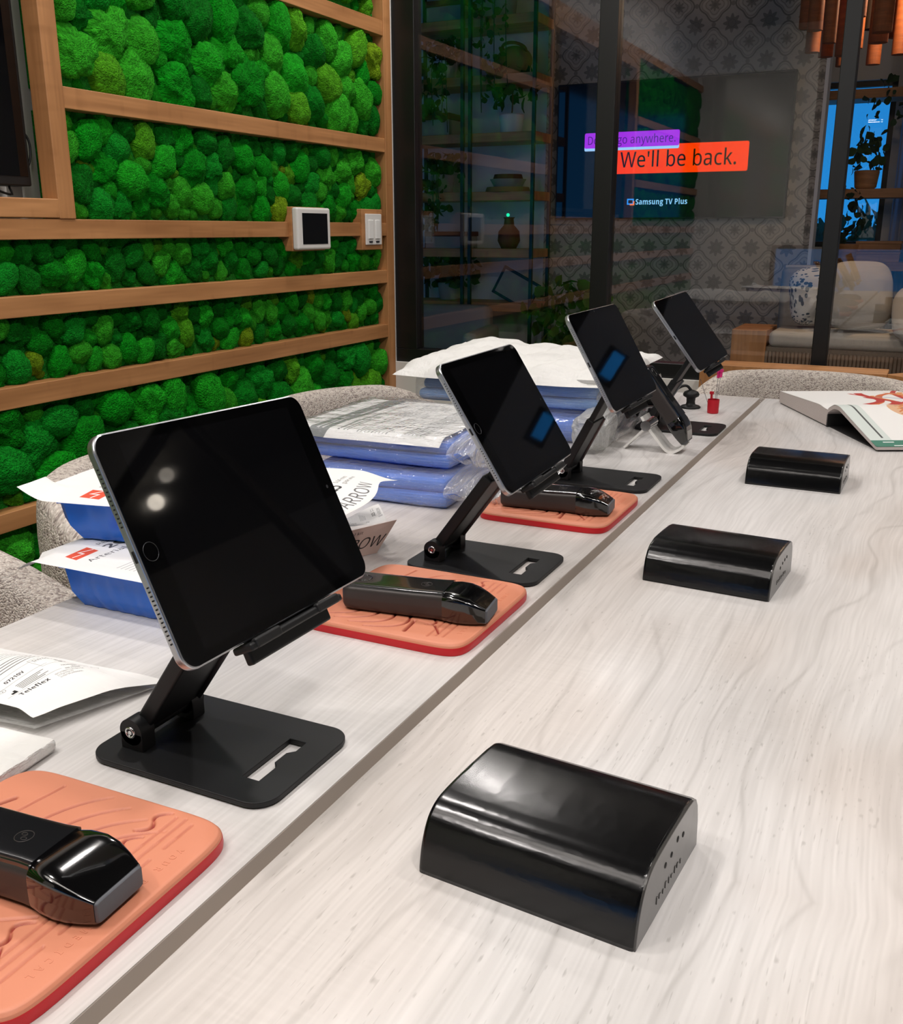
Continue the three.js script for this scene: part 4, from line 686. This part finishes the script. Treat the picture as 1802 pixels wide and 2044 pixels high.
{ // open atlas
  const o = V(-0.19, TABLE, -2.336), book = thing('open_book', 'thick open anatomy book with one half arching off the table', 'book', o.toArray(), Math.atan2(-0.89, 0.454));
  // local x runs along the lower page edges towards the viewer's right, local z runs to the viewer's left; pages extend to -z
  const Hh = 0.3, page = canvasTex(1024, 1024, (g, w, h) => {
    g.fillStyle = '#f5f4f1'; g.fillRect(0, 0, w, h); g.fillStyle = '#d9e2dd'; g.fillRect(0, 0, 190, h); g.fillStyle = '#4a4f4e'; g.fillRect(135, 80, 14, 780); g.fillStyle = '#3f7f6c'; g.fillRect(0, 900, 260, 124); g.fillStyle = '#f2f4f2'; g.fillRect(120, 925, 70, 14); g.fillRect(170, 985, 60, 14);
    const r = rngOf(3); for (let k = 0; k < 60; k++) { g.strokeStyle = ['#d9703f', '#e39a5e', '#c23a34', '#7a86b8', '#e8b58c', '#b14f56'][k % 6]; g.lineWidth = 6 + 12 * r(); const x = 420 + 90 * r(), y = 150 + 480 * r(); g.beginPath(); g.moveTo(x, y); g.bezierCurveTo(x + 120, y - 160 + 80 * r(), x + 240 + 80 * r(), y - 40, x + 330 + 190 * r(), y + 60 - 220 * r()); g.stroke(); }
    g.fillStyle = '#c8473a'; g.beginPath(); g.ellipse(760, 320, 170, 80, 0.2, 0, 7); g.fill(); g.fillStyle = '#d8853f'; g.beginPath(); g.ellipse(500, 330, 120, 190, -0.3, 0, 7); g.globalAlpha = 0.55; g.fill(); g.globalAlpha = 1;
    g.strokeStyle = '#9a9a9a'; g.lineWidth = 3; for (let k = 0; k < 16; k++) { g.beginPath(); g.moveTo(420 + k * 34, 720); g.lineTo(440 + k * 34, 860); g.stroke(); }
  });
  const pm = S({ map: page, roughness: 0.6, side: THREE.DoubleSide }), edge = S({ color: 0xc3b8b4, roughness: 0.8, bumpMap: texGrit, bumpScale: 0.0004 });
  part(book, 'left_page_block', sheetSolid((u, v, k) => { const x = -0.315 * (1 - u); return V(x, k ? 0.003 + lerp(0.028, 0.042, u) - 0.006 * sstep(0.8, 1, u) : 0.003, -Hh * v); }), edge, 'greyish stacked page edges');
  part(book, 'left_page', sheet(24, 6, (u, v) => { const x = -0.315 * (1 - u); return V(x, 0.0036 + lerp(0.028, 0.042, u) - 0.006 * sstep(0.8, 1, u), -Hh * v); }, (u, v) => [1 - u * 0.6, v * 0.25 + 0.3]), pm, 'white printed left page');
  const arch = (u, lift) => { const t = u, x = 0.262 * t - 0.006 * Math.sin(t * 3.14); const y = 0.036 + 0.022 * Math.sin(Math.min(1, t * 3.4) * 1.57) - 0.056 * Math.pow(clamp((t - 0.12) / 0.88), 1.05); return V(x, Math.max(0.004, y) + lift, 0); };
  part(book, 'right_page_bundle', sheetSolid((u, v, k) => { const q = arch(u, k ? 0.006 : -0.003 * (1 - u)); return V(q.x, Math.max(0.003 + (k ? 0.004 : 0), q.y), -Hh * v); }), edge, 'arched stack of pages');
  part(book, 'right_page', sheet(40, 6, (u, v) => { const q = arch(u, 0.0068); return V(q.x, Math.max(0.0078, q.y), -Hh * v); }, (u, v) => [u, 1 - v].map((a, i) => i ? v * 0.9 + 0.05 : a).reverse().map((a, i) => i ? 1 - u : a)), pm, 'white right page with a red and orange anatomical drawing');
  part(book, 'cover', merge([box(-0.314, 0.0, 0.0002, 0.003, -Hh, -0.003, 0.0006), box(0.0, 0.255, 0.0002, 0.0025, -Hh, -0.006, 0.0006), box(-0.003, 0.003, 0.0005, 0.03, -Hh, 0.0, 0.0006)]), M.rubber, 'black cover');
}
function sheetSolid(f, n = 36) {                            // solid between f(u, v, 0) and f(u, v, 1)
  const r = []; for (let i = 0; i <= n; i++) { const u = i / n; r.push([f(u, 0, 0), f(u, 1, 0), f(u, 1, 1), f(u, 0, 1)]); }
  const g = loft(r).toNonIndexed(); g.computeVertexNormals(); return g;
}

// ================================================================== the lounge beyond the glass
const LZ = -6.45, FAR = -8.0;
{
  const tile = canvasTex(1024, 1024, (g, w) => {            // printed medallion paper, 2 x 2 repeats
    g.fillStyle = '#aaa193'; g.fillRect(0, 0, w, w); const s = w / 2;
    const med = (x, y) => { for (const [r, c, lw] of [[0.335, '#746e63', 20], [0.285, '#8a8377', 10], [0.24, '#b8af9f', 12], [0.195, '#7d766a', 8]]) { g.strokeStyle = c; g.lineWidth = lw; g.beginPath(); for (let i = 0; i <= 90; i++) { const a = i / 90 * 6.2832, q = r * (1 + 0.14 * Math.cos(4 * a)) * s * 1.12; const X = x + Math.cos(a) * q, Y = y + Math.sin(a) * q; i ? g.lineTo(X, Y) : g.moveTo(X, Y); } g.stroke(); }
      g.fillStyle = '#7f796e'; g.beginPath(); for (let i = 0; i <= 48; i++) { const a = i / 48 * 6.2832, q = (0.13 + 0.04 * Math.cos(8 * a)) * s; i ? g.lineTo(x + Math.cos(a) * q, y + Math.sin(a) * q) : g.moveTo(x + q, y); } g.fill(); g.fillStyle = '#6f6a60'; g.beginPath(); g.arc(x, y, s * 0.05, 0, 7); g.fill(); };
    const star = (x, y) => { g.fillStyle = '#7a746a'; g.beginPath(); for (let i = 0; i <= 64; i++) { const a = i / 64 * 6.2832, q = (0.2 + 0.05 * Math.cos(8 * a)) * s; i ? g.lineTo(x + Math.cos(a) * q, y + Math.sin(a) * q) : g.moveTo(x + q, y); } g.fill(); g.strokeStyle = '#6a665d'; g.lineWidth = 8; g.beginPath(); g.arc(x, y, s * 0.1, 0, 7); g.stroke(); };
    for (let i = 0; i < 2; i++) for (let j = 0; j < 2; j++) med((i + 0.5) * s, (j + 0.5) * s);
    for (let i = 0; i <= 2; i++) for (let j = 0; j <= 2; j++) star(i * s, j * s);
    for (let i = 0; i <= 2; i++) for (let j = 0; j < 2; j++) { g.fillStyle = '#827c71'; for (const [x, y] of [[i * s, (j + 0.5) * s], [(j + 0.5) * s, i * s]]) { g.beginPath(); g.arc(x, y, s * 0.06, 0, 7); g.fill(); } }
  });
  tile.wrapS = tile.wrapT = THREE.RepeatWrapping; tile.repeat.set(1 / 0.43, 1 / 0.43);
  const paper = S({ map: tile, roughness: 0.8 }), w = structure('wall_lounge', 'medallion papered lounge wall');
  part(w, 'papered_panel', uvMetres(box(-2.45, -0.735, 0, CEIL, LZ - 0.12, LZ, 0), 'x'), paper);
  part(w, 'plaster', merge([box(-4.0, -2.45, 0, CEIL, LZ - 0.12, LZ - 0.02, 0), box(-0.735, -0.715, 0, CEIL, LZ - 0.14, LZ, 0)]), M.white);
  part(structure('wall_lounge_left'), 'plaster', box(-4.2, -4.0, 0, CEIL, FAR, GZ, 0), M.white);
  part(structure('wall_lounge_right'), 'plaster', box(3.6, 3.8, 0, CEIL, FAR, GZ, 0), M.white);
  const fw = structure('wall_lounge_far', 'far lounge wall with windows'), op = [[-0.98, -0.42, 1.06, 2.2], [1.37, 1.71, 2.25, 2.45]], gs = [];
  let at = -4.0; for (const [a, b, c, d] of op) { gs.push(box(at, a, 0, CEIL, FAR - 0.15, FAR, 0), box(a, b, 0, c, FAR - 0.15, FAR, 0), box(a, b, d, CEIL, FAR - 0.15, FAR, 0)); at = b; } gs.push(box(at, 3.6, 0, CEIL, FAR - 0.15, FAR, 0));
  part(fw, 'plaster', merge(gs), M.white);
  const win = structure('window_2', 'lounge windows with dusk outside');
  for (const [a, b, y0, y1] of op) { part(win, 'frame', merge([box(a, b, y0, y0 + 0.04, FAR - 0.1, FAR - 0.04, 0), box(a, b, y1 - 0.04, y1, FAR - 0.1, FAR - 0.04, 0), box(a, a + 0.04, y0, y1, FAR - 0.1, FAR - 0.04, 0), box(b - 0.04, b, y0, y1, FAR - 0.1, FAR - 0.04, 0)]), M.frame); part(win, 'pane', box(a + 0.04, b - 0.04, y0 + 0.04, y1 - 0.04, FAR - 0.075, FAR - 0.069, 0), M.glass); }
}
// leaves: one small bent blade, shared
const leafGeo = (() => { const g = sheet(2, 3, (u, v) => V((u - 0.5) * Math.sin(Math.PI * (0.12 + 0.88 * v)) * 0.9, v, 0.18 * Math.sin(v * 2.6) + 0.12 * Math.abs(u - 0.5))); return g; })();
const leafMats = [0x24441c, 0x1b3716, 0x35561f].map((c) => S({ color: c, roughness: 0.7, side: THREE.DoubleSide }));
function foliage(parent, name, n, seed, at, size, mats = leafMats, label) {
  const r = rngOf(seed), gs = [], o = new THREE.Object3D();
  for (let i = 0; i < n; i++) { const p = at(r); o.position.copy(p); o.rotation.set(r() * 6.28, r() * 6.28, r() * 6.28); o.scale.setScalar(size * (0.6 + 0.7 * r())); o.updateMatrix(); gs.push(leafGeo.clone().applyMatrix4(o.matrix)); }
  return part(parent, name, merge(gs), mats[seed % mats.length], label);
}
const potGeo = new THREE.LatheGeometry([[0, 0], [0.055, 0], [0.07, 0.01], [0.082, 0.11], [0.078, 0.12], [0.07, 0.115], [0, 0.1]].map(([x, y]) => new THREE.Vector2(x, y)), 28);
function trailingPlant(label, x, y, z, drop, seed, potMat = M.white) {
  const p = thing('potted_plant', label, 'plant', [x, y, z]); part(p, 'pot', potGeo, potMat);
  foliage(p, 'crown', 60, seed, (r) => V((r() - 0.5) * 0.24, 0.12 + 0.12 * r(), (r() - 0.5) * 0.2), 0.06);
  const r = rngOf(seed + 5); for (let k = 0; k < 4; k++) { const sx = (r() - 0.5) * 0.22; part(p, 'trailing_stem', tube([V(sx * 0.3, 0.12, 0.05), V(sx * 0.8, 0.13, 0.17), V(sx, -drop * 0.4, 0.2), V(sx + 0.03 * (r() - 0.5), -drop * (0.6 + 0.4 * r()), 0.2)], 0.003, 16, 5), leafMats[1]); }
  foliage(p, 'trailing_leaves', 70, seed + 1, (q) => { const t = q(); return V((q() - 0.5) * 0.24 * (1 - 0.3 * t), 0.1 - t * drop, 0.19 + (q() - 0.5) * 0.06); }, 0.055);
}
{ // open shelving on the left
  const ys = [2.437, 2.1, 1.756, 1.396, 1.036, 0.686], u = thing('shelving_unit', 'tall open shelving of timber boards on black uprights', 'shelf', [-2.82, 0, -6.26]);
  for (const y of ys) part(u, 'shelf_board', box(-0.52, 0.425, y - 0.028, y + 0.028, -0.15, 0.15, 0.003), M.wood);
  for (const [x, z] of [[-0.5, 0.14], [-0.076, 0.162], [-0.022, 0.162], [0.42, 0.165], [-0.5, -0.14], [0.42, -0.14]]) part(u, 'upright', box(x - 0.011, x + 0.011, 0, 2.7, z - 0.011, z + 0.011, 0.002), M.frame);
  const top = (i) => ys[i] + 0.028, brown = S({ color: 0x6b3a22, roughness: 0.7 }), straw = S({ color: 0x9a7c4a, roughness: 0.9 }), grey = S({ color: 0x9c9890, roughness: 0.8 });
  trailingPlant('trailing plant on the second shelf from the top, towards the wall corner', -3.1, top(1), -6.26, 0.36, 21);
  trailingPlant('trailing plant hanging long from the top shelf', -2.68, top(0), -6.26, 0.6, 31, grey);
  trailingPlant('dense trailing plant on the fourth shelf from the top', -3.12, top(3), -6.26, 0.35, 41, grey);
  { const p = thing('potted_plant', 'upright leafy plant in a white pot on the third shelf', 'plant', [-2.62, top(2), -6.26]); part(p, 'pot', potGeo, M.white); part(p, 'stem', tube([V(0, 0.1, 0), V(0.01, 0.2, 0.01), V(0, 0.34, 0)], 0.005, 10, 6), brown); foliage(p, 'leaves', 50, 52, (r) => V((r() - 0.5) * 0.26, 0.2 + 0.2 * r(), (r() - 0.5) * 0.2), 0.085); }
  { const p = thing('potted_plant', 'round bushy plant on the lowest shelf', 'plant', [-3.07, top(5), -6.26]); part(p, 'pot', potGeo, grey); foliage(p, 'leaves', 90, 61, (r) => V((r() - 0.5) * 0.34, 0.12 + 0.2 * r(), (r() - 0.5) * 0.26), 0.08); }
  const lidbox = (label, x, i, w, h, m1, m2) => { const b = thing('storage_box', label, 'box', [x, top(i), -6.25]); part(b, 'body', box(-w / 2, w / 2, 0, h * 0.72, -0.1, 0.1, 0.004), m1); part(b, 'lid', box(-w / 2 - 0.006, w / 2 + 0.006, h * 0.72, h, -0.106, 0.106, 0.004), m2); };
  lidbox('brown lidded box on the top shelf', -3.05, 0, 0.26, 0.13, grey, brown); lidbox('pale box with a brown lid on the third shelf', -3.15, 2, 0.26, 0.14, grey, brown); lidbox('flat box on the fifth shelf under the trailing plant', -3.05, 4, 0.3, 0.11, grey, brown);
  { const b = thing('woven_basket', 'rounded straw basket lying on the second shelf', 'basket', [-2.6, top(1), -6.24]); const g = new THREE.SphereGeometry(0.12, 24, 14); g.scale(1, 0.75, 0.8); g.translate(0, 0.088, 0); part(b, 'body', g, straw); part(b, 'rim', new THREE.TorusGeometry(0.075, 0.01, 8, 24).rotateX(1.2).translate(0.02, 0.15, 0.05), brown); }
  { const b = thing('display_stand', 'stepped wooden display dish on the fourth shelf', 'dish', [-2.63, top(3), -6.24]); part(b, 'foot', cyl(0.14, 0.15, 0.03, 0, 0.015, 0, 28), straw); part(b, 'bowl', cyl(0.12, 0.09, 0.05, 0, 0.055, 0, 28), grey); part(b, 'lid', cyl(0.09, 0.1, 0.03, 0, 0.095, 0, 28), brown); }
  { const b = thing('clay_vase', 'dark clay vase on the fifth shelf', 'vase', [-2.61, top(4), -6.22]); part(b, 'body', new THREE.LatheGeometry([[0, 0], [0.05, 0], [0.075, 0.05], [0.07, 0.11], [0.035, 0.15], [0.03, 0.19], [0.04, 0.2]].map(([x, y]) => new THREE.Vector2(x, y)), 28), brown); const l = part(b, 'indicator_light', new THREE.SphereGeometry(0.011, 12, 8).translate(0, 0.215, 0.02), S({ color: 0x003322, emissive: 0x20ffb0, emissiveIntensity: 1.2 }), 'tiny glowing green light'); const pl = new THREE.PointLight(0x20ffb0, 0.004); pl.position.set(-2.61, top(4) + 0.215, -6.18); scene.add(pl); }
  { const b = thing('framed_picture', 'dark framed print leaning tilted on the lowest shelf', 'picture', [-2.6, top(5), -6.22]); b.rotation.set(-0.15, 0, -0.45); part(b, 'frame', box(-0.15, 0.15, 0, 0.2, -0.008, 0.008, 0.003), M.frame); part(b, 'print', box(-0.13, 0.13, 0.02, 0.18, 0.0075, 0.0095, 0), grey); }
}
{ // lounge television with its holding screen
  const face = canvasTex(1024, 576, (g, w, h) => {
    g.fillStyle = '#020306'; g.fillRect(0, 0, w, h); const rr = (x, y, a, b, r) => { g.beginPath(); g.moveTo(x + r, y); g.arcTo(x + a, y, x + a, y + b, r); g.arcTo(x + a, y + b, x, y + b, r); g.arcTo(x, y + b, x, y, r); g.arcTo(x, y, x + a, y, r); g.fill(); };
    g.fillStyle = '#ff3c00'; rr(242, 264, 620, 122, 8); g.fillStyle = '#9fd0ff'; rr(128, 252, 434, 32, 6); g.fillStyle = '#a32be6'; rr(128, 206, 434, 66, 8);
    g.fillStyle = '#4a0f86'; g.font = '50px sans-serif'; g.fillText("Don't", 140, 256, 106); g.fillText('go anywhere.', 280, 256, 268); g.fillStyle = '#140302'; g.font = '92px sans-serif'; g.fillText("We'll be back.", 298, 358, 520);
    g.fillStyle = '#8fd4ff'; g.font = 'bold 34px sans-serif'; g.fillText('Samsung TV Plus', 378, 520, 236); g.strokeStyle = '#2d9bff'; g.lineWidth = 6; g.strokeRect(342, 497, 26, 20); g.strokeStyle = '#ff7a3a'; g.beginPath(); g.moveTo(352, 520); g.lineTo(371, 520); g.lineTo(371, 504); g.stroke();
  });
  const t = thing('lounge_television', 'large wall television showing a red We\'ll be back message', 'television', [-1.62, 1.25, LZ + 0.002]);
  part(t, 'housing', box(-0.735, 0.735, 0, 0.83, 0.0, 0.05, 0.004), M.rubber);
  const scr = new THREE.PlaneGeometry(1.45, 0.81).translate(0, 0.415, 0.0512);
  part(t, 'screen', scr, P({ color: 0x050608, roughness: 0.06, emissive: 0xffffff, emissiveMap: face, emissiveIntensity: 1.0 }), 'black lit screen with red and purple message boxes');
  const l = new THREE.RectAreaLight(0xff5a28, 0.25, 0.8, 0.16); l.position.set(-1.5, 1.6, LZ + 0.056); l.rotation.y = Math.PI; scene.add(l);
}
{ // hanging lamp of wooden tubes
  const cx = -0.2, cz = -4.95, c = thing('wooden_chandelier', 'ring chandelier of hanging wooden tubes of uneven length', 'lamp', [cx, 0, cz]), r = rngOf(8), pale = S({ color: 0xb9906f, roughness: 0.7, map: texWood }), dk = S({ color: 0x3a2a20, roughness: 0.8 });
  for (let k = 0; k < 40; k++) { const ring = k < 24 ? 0.46 : 0.3, a = k < 24 ? k / 24 * 6.2832 : (k - 24) / 16 * 6.2832 + 0.1, low = 1.9 + 0.16 * r() + (k % 4 === 0 ? 0.13 : 0), rad = 0.026 + 0.012 * r(); part(c, 'wooden_tube', cyl(rad, rad, 0.42, Math.cos(a) * ring, low + 0.21, Math.sin(a) * ring, 14), k % 4 === 0 ? dk : pale); }
  part(c, 'hoop', new THREE.TorusGeometry(0.46, 0.012, 8, 48).rotateX(Math.PI / 2).translate(0, 2.5, 0), M.frame); part(c, 'hoop', new THREE.TorusGeometry(0.3, 0.012, 8, 48).rotateX(Math.PI / 2).translate(0, 2.5, 0), M.frame);
  for (const a of [0.4, 2.5, 4.6]) part(c, 'suspension', rod(V(Math.cos(a) * 0.46, 2.5, Math.sin(a) * 0.46), V(0, CEIL, 0), 0.003, 6), M.frame);
  part(c, 'bulb', new THREE.SphereGeometry(0.06, 20, 14).translate(0, 2.3, 0), S({ color: 0xffffff, emissive: 0xffdcb4, emissiveIntensity: 5 }), 'warm glowing bulb');
  const l = new THREE.PointLight(0xffdcb4, 2.0); l.position.set(cx, 2.3, cz); l.castShadow = true; l.shadow.radius = 3; scene.add(l);
}
for (const [x, y, z, s, gr, ge] of [[2.38, 2.6, -4.2, 'near the glass wall', 0.045, 9], [2.2, 2.64, -4.2, 'beside the brighter globe', 0.04, 2.5]]) {
  const p = thing('pendant_lamp', `white glass globe pendant ${s}`, 'lamp', [x, y, z]); part(p, 'globe', new THREE.SphereGeometry(gr, 24, 16), S({ color: 0xffffff, emissive: 0xfff2e0, emissiveIntensity: ge })); part(p, 'cord', rod(V(0, gr, 0), V(0, CEIL - y, 0), 0.003, 6), M.frame);
  const l = new THREE.PointLight(0xfff2e0, ge * 0.04); l.position.set(x, y, z); l.castShadow = true; scene.add(l);
}
{ // shelves before the far window
  const u = thing('window_shelving', 'timber shelves standing in front of the lounge window', 'shelf', [-0.35, 0, -7.6]);
  for (const y of [0.94, 1.42, 2.05]) part(u, 'shelf_board', box(-0.62, 0.9, y - 0.03, y + 0.03, -0.14, 0.14, 0.003), M.wood);
  for (const x of [-0.6, 0.3, 0.88]) part(u, 'upright', box(x - 0.02, x + 0.02, 0, 2.45, -0.02, 0.02, 0.002), M.wood);
  { const p = thing('potted_plant', 'leafy plant standing before the blue window', 'plant', [-0.53, 1.45, -7.55]); part(p, 'pot', potGeo, M.wood); foliage(p, 'leaves', 46, 71, (r) => V((r() - 0.5) * 0.2, 0.1 + 0.26 * r(), (r() - 0.5) * 0.16), 0.07); }
  { const p = thing('potted_plant', 'vine trailing below the window shelf', 'plant', [-0.6, 0.97, -7.5]); part(p, 'pot', potGeo, M.wood); foliage(p, 'leaves', 56, 73, (r) => V((r() - 0.5) * 0.16, 0.08 + 0.42 * r(), (r() - 0.5) * 0.14), 0.06); }
  { const p = thing('potted_plant', 'ivy spilling over the highest window shelf', 'plant', [-0.25, 2.08, -7.55]); part(p, 'pot', potGeo, M.white); foliage(p, 'leaves', 90, 75, (r) => V((r() - 0.5) * 0.7, 0.08 - 0.3 * r(), 0.15 + 0.06 * r()), 0.05); }
  for (let k = 0; k < 2; k++) { const b = thing('wooden_crate', k ? 'upper wooden box of the pair on the window shelf' : 'lower wooden box of the pair on the window shelf', 'box', [-0.4, 0.97 + k * 0.07, -7.55]); part(b, 'body', box(-0.14, 0.14, 0, 0.05, -0.08, 0.08, 0.003), M.wood); part(b, 'lid', box(-0.145, 0.145, 0.05, 0.068, -0.085, 0.085, 0.003), M.wood); }
  const cols = [0x9aa6b8, 0x5a6378, 0xb7b3ac, 0x3f4a66, 0x8d8790]; for (let k = 0; k < 5; k++) { const b = thing('leaning_book', ['pale grey book leaning at the start of the row', 'slate book leaning against the pale grey one', 'cream book in the middle of the leaning row', 'navy book leaning after the cream one', 'mauve book ending the leaning row'][k], 'book', [-0.5 + k * 0.07, 0.62, -7.5], 0, 'books leaning under the window'); b.rotation.z = 0.5; part(b, 'cover', box(-0.018, 0.018, 0, 0.25, -0.09, 0.09, 0.002), S({ color: cols[k], roughness: 0.7 })); part(b, 'pages', box(-0.014, 0.014, 0.003, 0.252, -0.085, 0.0915, 0), M.paper); }
  part(thing('low_shelf_board', 'dark low board carrying leaning books', 'shelf', [-0.3, 0.59, -7.5]), 'board', box(-0.4, 0.6, 0, 0.025, -0.14, 0.14, 0.003), M.frame);
  const cu = thing('window_curtain', 'sheer blue-grey curtain hanging beside the lounge window', 'curtain', [-0.26, 0.2, -7.86]); part(cu, 'curtain', sheet(60, 4, (a, b) => V(-0.1 + a * 0.5, b * 2.3, 0.03 * Math.sin(a * 60)), null), P({ color: 0xc5cbdb, roughness: 1, transmission: 0.45, thickness: 0, side: THREE.DoubleSide }), 'sheer cloth');
  const tr = (label, x, z, s, seed) => { const t = thing('garden_tree', label, 'tree', [x, 0, z]); part(t, 'trunk', cyl(0.08, 0.12, 1.0, 0, 0.5, 0, 10), M.wood); foliage(t, 'foliage', 260, seed, (r) => { const v = V(r() - 0.5, r() - 0.5, r() - 0.5).normalize().multiplyScalar(0.5 + 0.5 * r()); return V(v.x * s, 0.85 + v.y * 0.55, v.z * s); }, 0.22); };
  tr('leafy garden tree outside the lounge window behind the vine', -0.7, -10.2, 0.9, 81); tr('leafy garden tree further along outside the lounge windows', 1.6, -10.6, 1.1, 84);
}
{ // lounge seating
  const rib = S({ color: 0x7b6a58, roughness: 0.8 }), cream = S({ color: 0xb9b0a2, roughness: 1, bumpMap: texCrumple, bumpScale: 0.003 }), sofaGrey = S({ color: 0x8f8980, roughness: 1, bumpMap: texCrumple, bumpScale: 0.002 });
  const b = thing('ribbed_bench', 'bench with a vertically ribbed wooden front and pale seat pad', 'bench', [-0.02, 0, -5.2]);
  part(b, 'end_panel', box(-0.89, -0.72, 0, 0.7, -0.25, 0.1, 0.004), M.wood);
  const ribs = []; for (let x = -0.72; x < 1.2; x += 0.018) ribs.push(box(x, x + 0.013, 0.02, 0.6, 0.085, 0.1, 0.002)); part(b, 'backboard', box(-0.72, 1.2, 0.0, 0.62, -0.25, 0.086, 0.002), rib);
  ribs.forEach((g) => part(b, 'rib', g, rib)); part(b, 'seat_pad', box(-0.71, 1.2, 0.62, 0.7, -0.26, 0.105, 0.03, 4), cream);
  const cushion = (label, x, y, z, rx, ry, rz, w, mat, extra) => { const c = thing('cushion', label, 'cushion', [x, y, z]); c.rotation.set(rx, ry, rz); const g = new THREE.SphereGeometry(1, 36, 24), p = g.attributes.position; for (let i = 0; i < p.count; i++) { const q = (t) => Math.sign(t) * Math.pow(Math.abs(t), 0.55), X = q(p.getX(i)), Y = q(p.getY(i)), Z = p.getZ(i); const e = Math.max(Math.abs(X), Math.abs(Y)); p.setXYZ(i, X * w, Y * w, Z * 0.09 * (1.1 - 0.45 * e) + 0.006 * noise3(X * 3, Y * 3, Z)); } g.computeVertexNormals(); part(c, 'cover', g, mat); if (extra) extra(c, w); };
  const dots = canvasTex(256, 256, (g) => { g.fillStyle = '#c4c3bf'; g.fillRect(0, 0, 256, 256); g.fillStyle = '#3f4a58'; const r = rngOf(6); for (let k = 0; k < 70; k++) { g.beginPath(); g.arc(r() * 256, r() * 256, 6 + 6 * r(), 0, 7); g.fill(); } }); dots.wrapS = dots.wrapT = THREE.RepeatWrapping; dots.repeat.set(3, 3);
  cushion('cream cushion propped upright on the ribbed bench', -0.34, 0.875, -5.2, -0.25, 0.5, 0.12, 0.165, cream); cushion('blue-grey spotted cushion behind the upright cream one', -0.55, 0.86, -5.34, -0.2, 0.7, 0.2, 0.145, S({ map: dots, roughness: 1 })); cushion('large cream cushion lying slumped on the ribbed bench', 0.0, 0.825, -5.12, -0.9, -0.2, 0.1, 0.185, cream);
  const s = thing('lounge_sofa', 'grey sofa with pale piping behind the ribbed bench', 'sofa', [-0.6, 0, -5.95]); part(s, 'back', box(-0.2, 0.36, 0.35, 0.99, -0.12, 0.1, 0.04, 4), sofaGrey); part(s, 'seat', box(-0.2, 0.36, 0.1, 0.5, 0.1, 0.4, 0.04, 4), sofaGrey); for (const x of [-0.15, 0.31]) part(s, 'leg', box(x - 0.02, x + 0.02, 0, 0.11, 0.0, 0.3, 0.003), M.wood); part(s, 'piping', rod(V(-0.18, 0.985, 0.075), V(0.34, 0.985, 0.075), 0.008), cream);
  const a = thing('lounge_armchair', 'pale armchair below the open shelving', 'armchair', [-2.85, 0, -5.5], 0.2); part(a, 'back', box(-0.35, 0.35, 0.2, 0.72, -0.35, -0.2, 0.05, 4), sofaGrey); part(a, 'seat', box(-0.35, 0.35, 0.15, 0.42, -0.2, 0.35, 0.05, 4), sofaGrey); for (const x of [-0.3, 0.3]) part(a, 'leg', box(x - 0.02, x + 0.02, 0, 0.16, -0.2, 0.3, 0.003), M.wood); for (const x of [-0.4, 0.3]) part(a, 'arm', box(x, x + 0.1, 0.15, 0.6, -0.3, 0.35, 0.04, 4), sofaGrey);
  const f = thing('floor_plant', 'yellow-green bushy floor plant before the papered wall', 'plant', [-2.1, 0, -6.0]); part(f, 'pot', potGeo.clone().scale(2.2, 3, 2.2), M.white); foliage(f, 'leaves', 160, 91, (r) => V((r() - 0.5) * 0.42, 0.36 + 0.5 * r(), (r() - 0.5) * 0.36), 0.09, [0x6d7a26, 0x55661f, 0x7d8a2c].map((c) => S({ color: c, roughness: 0.8, side: THREE.DoubleSide })));
}
renderer.render(scene, camera);
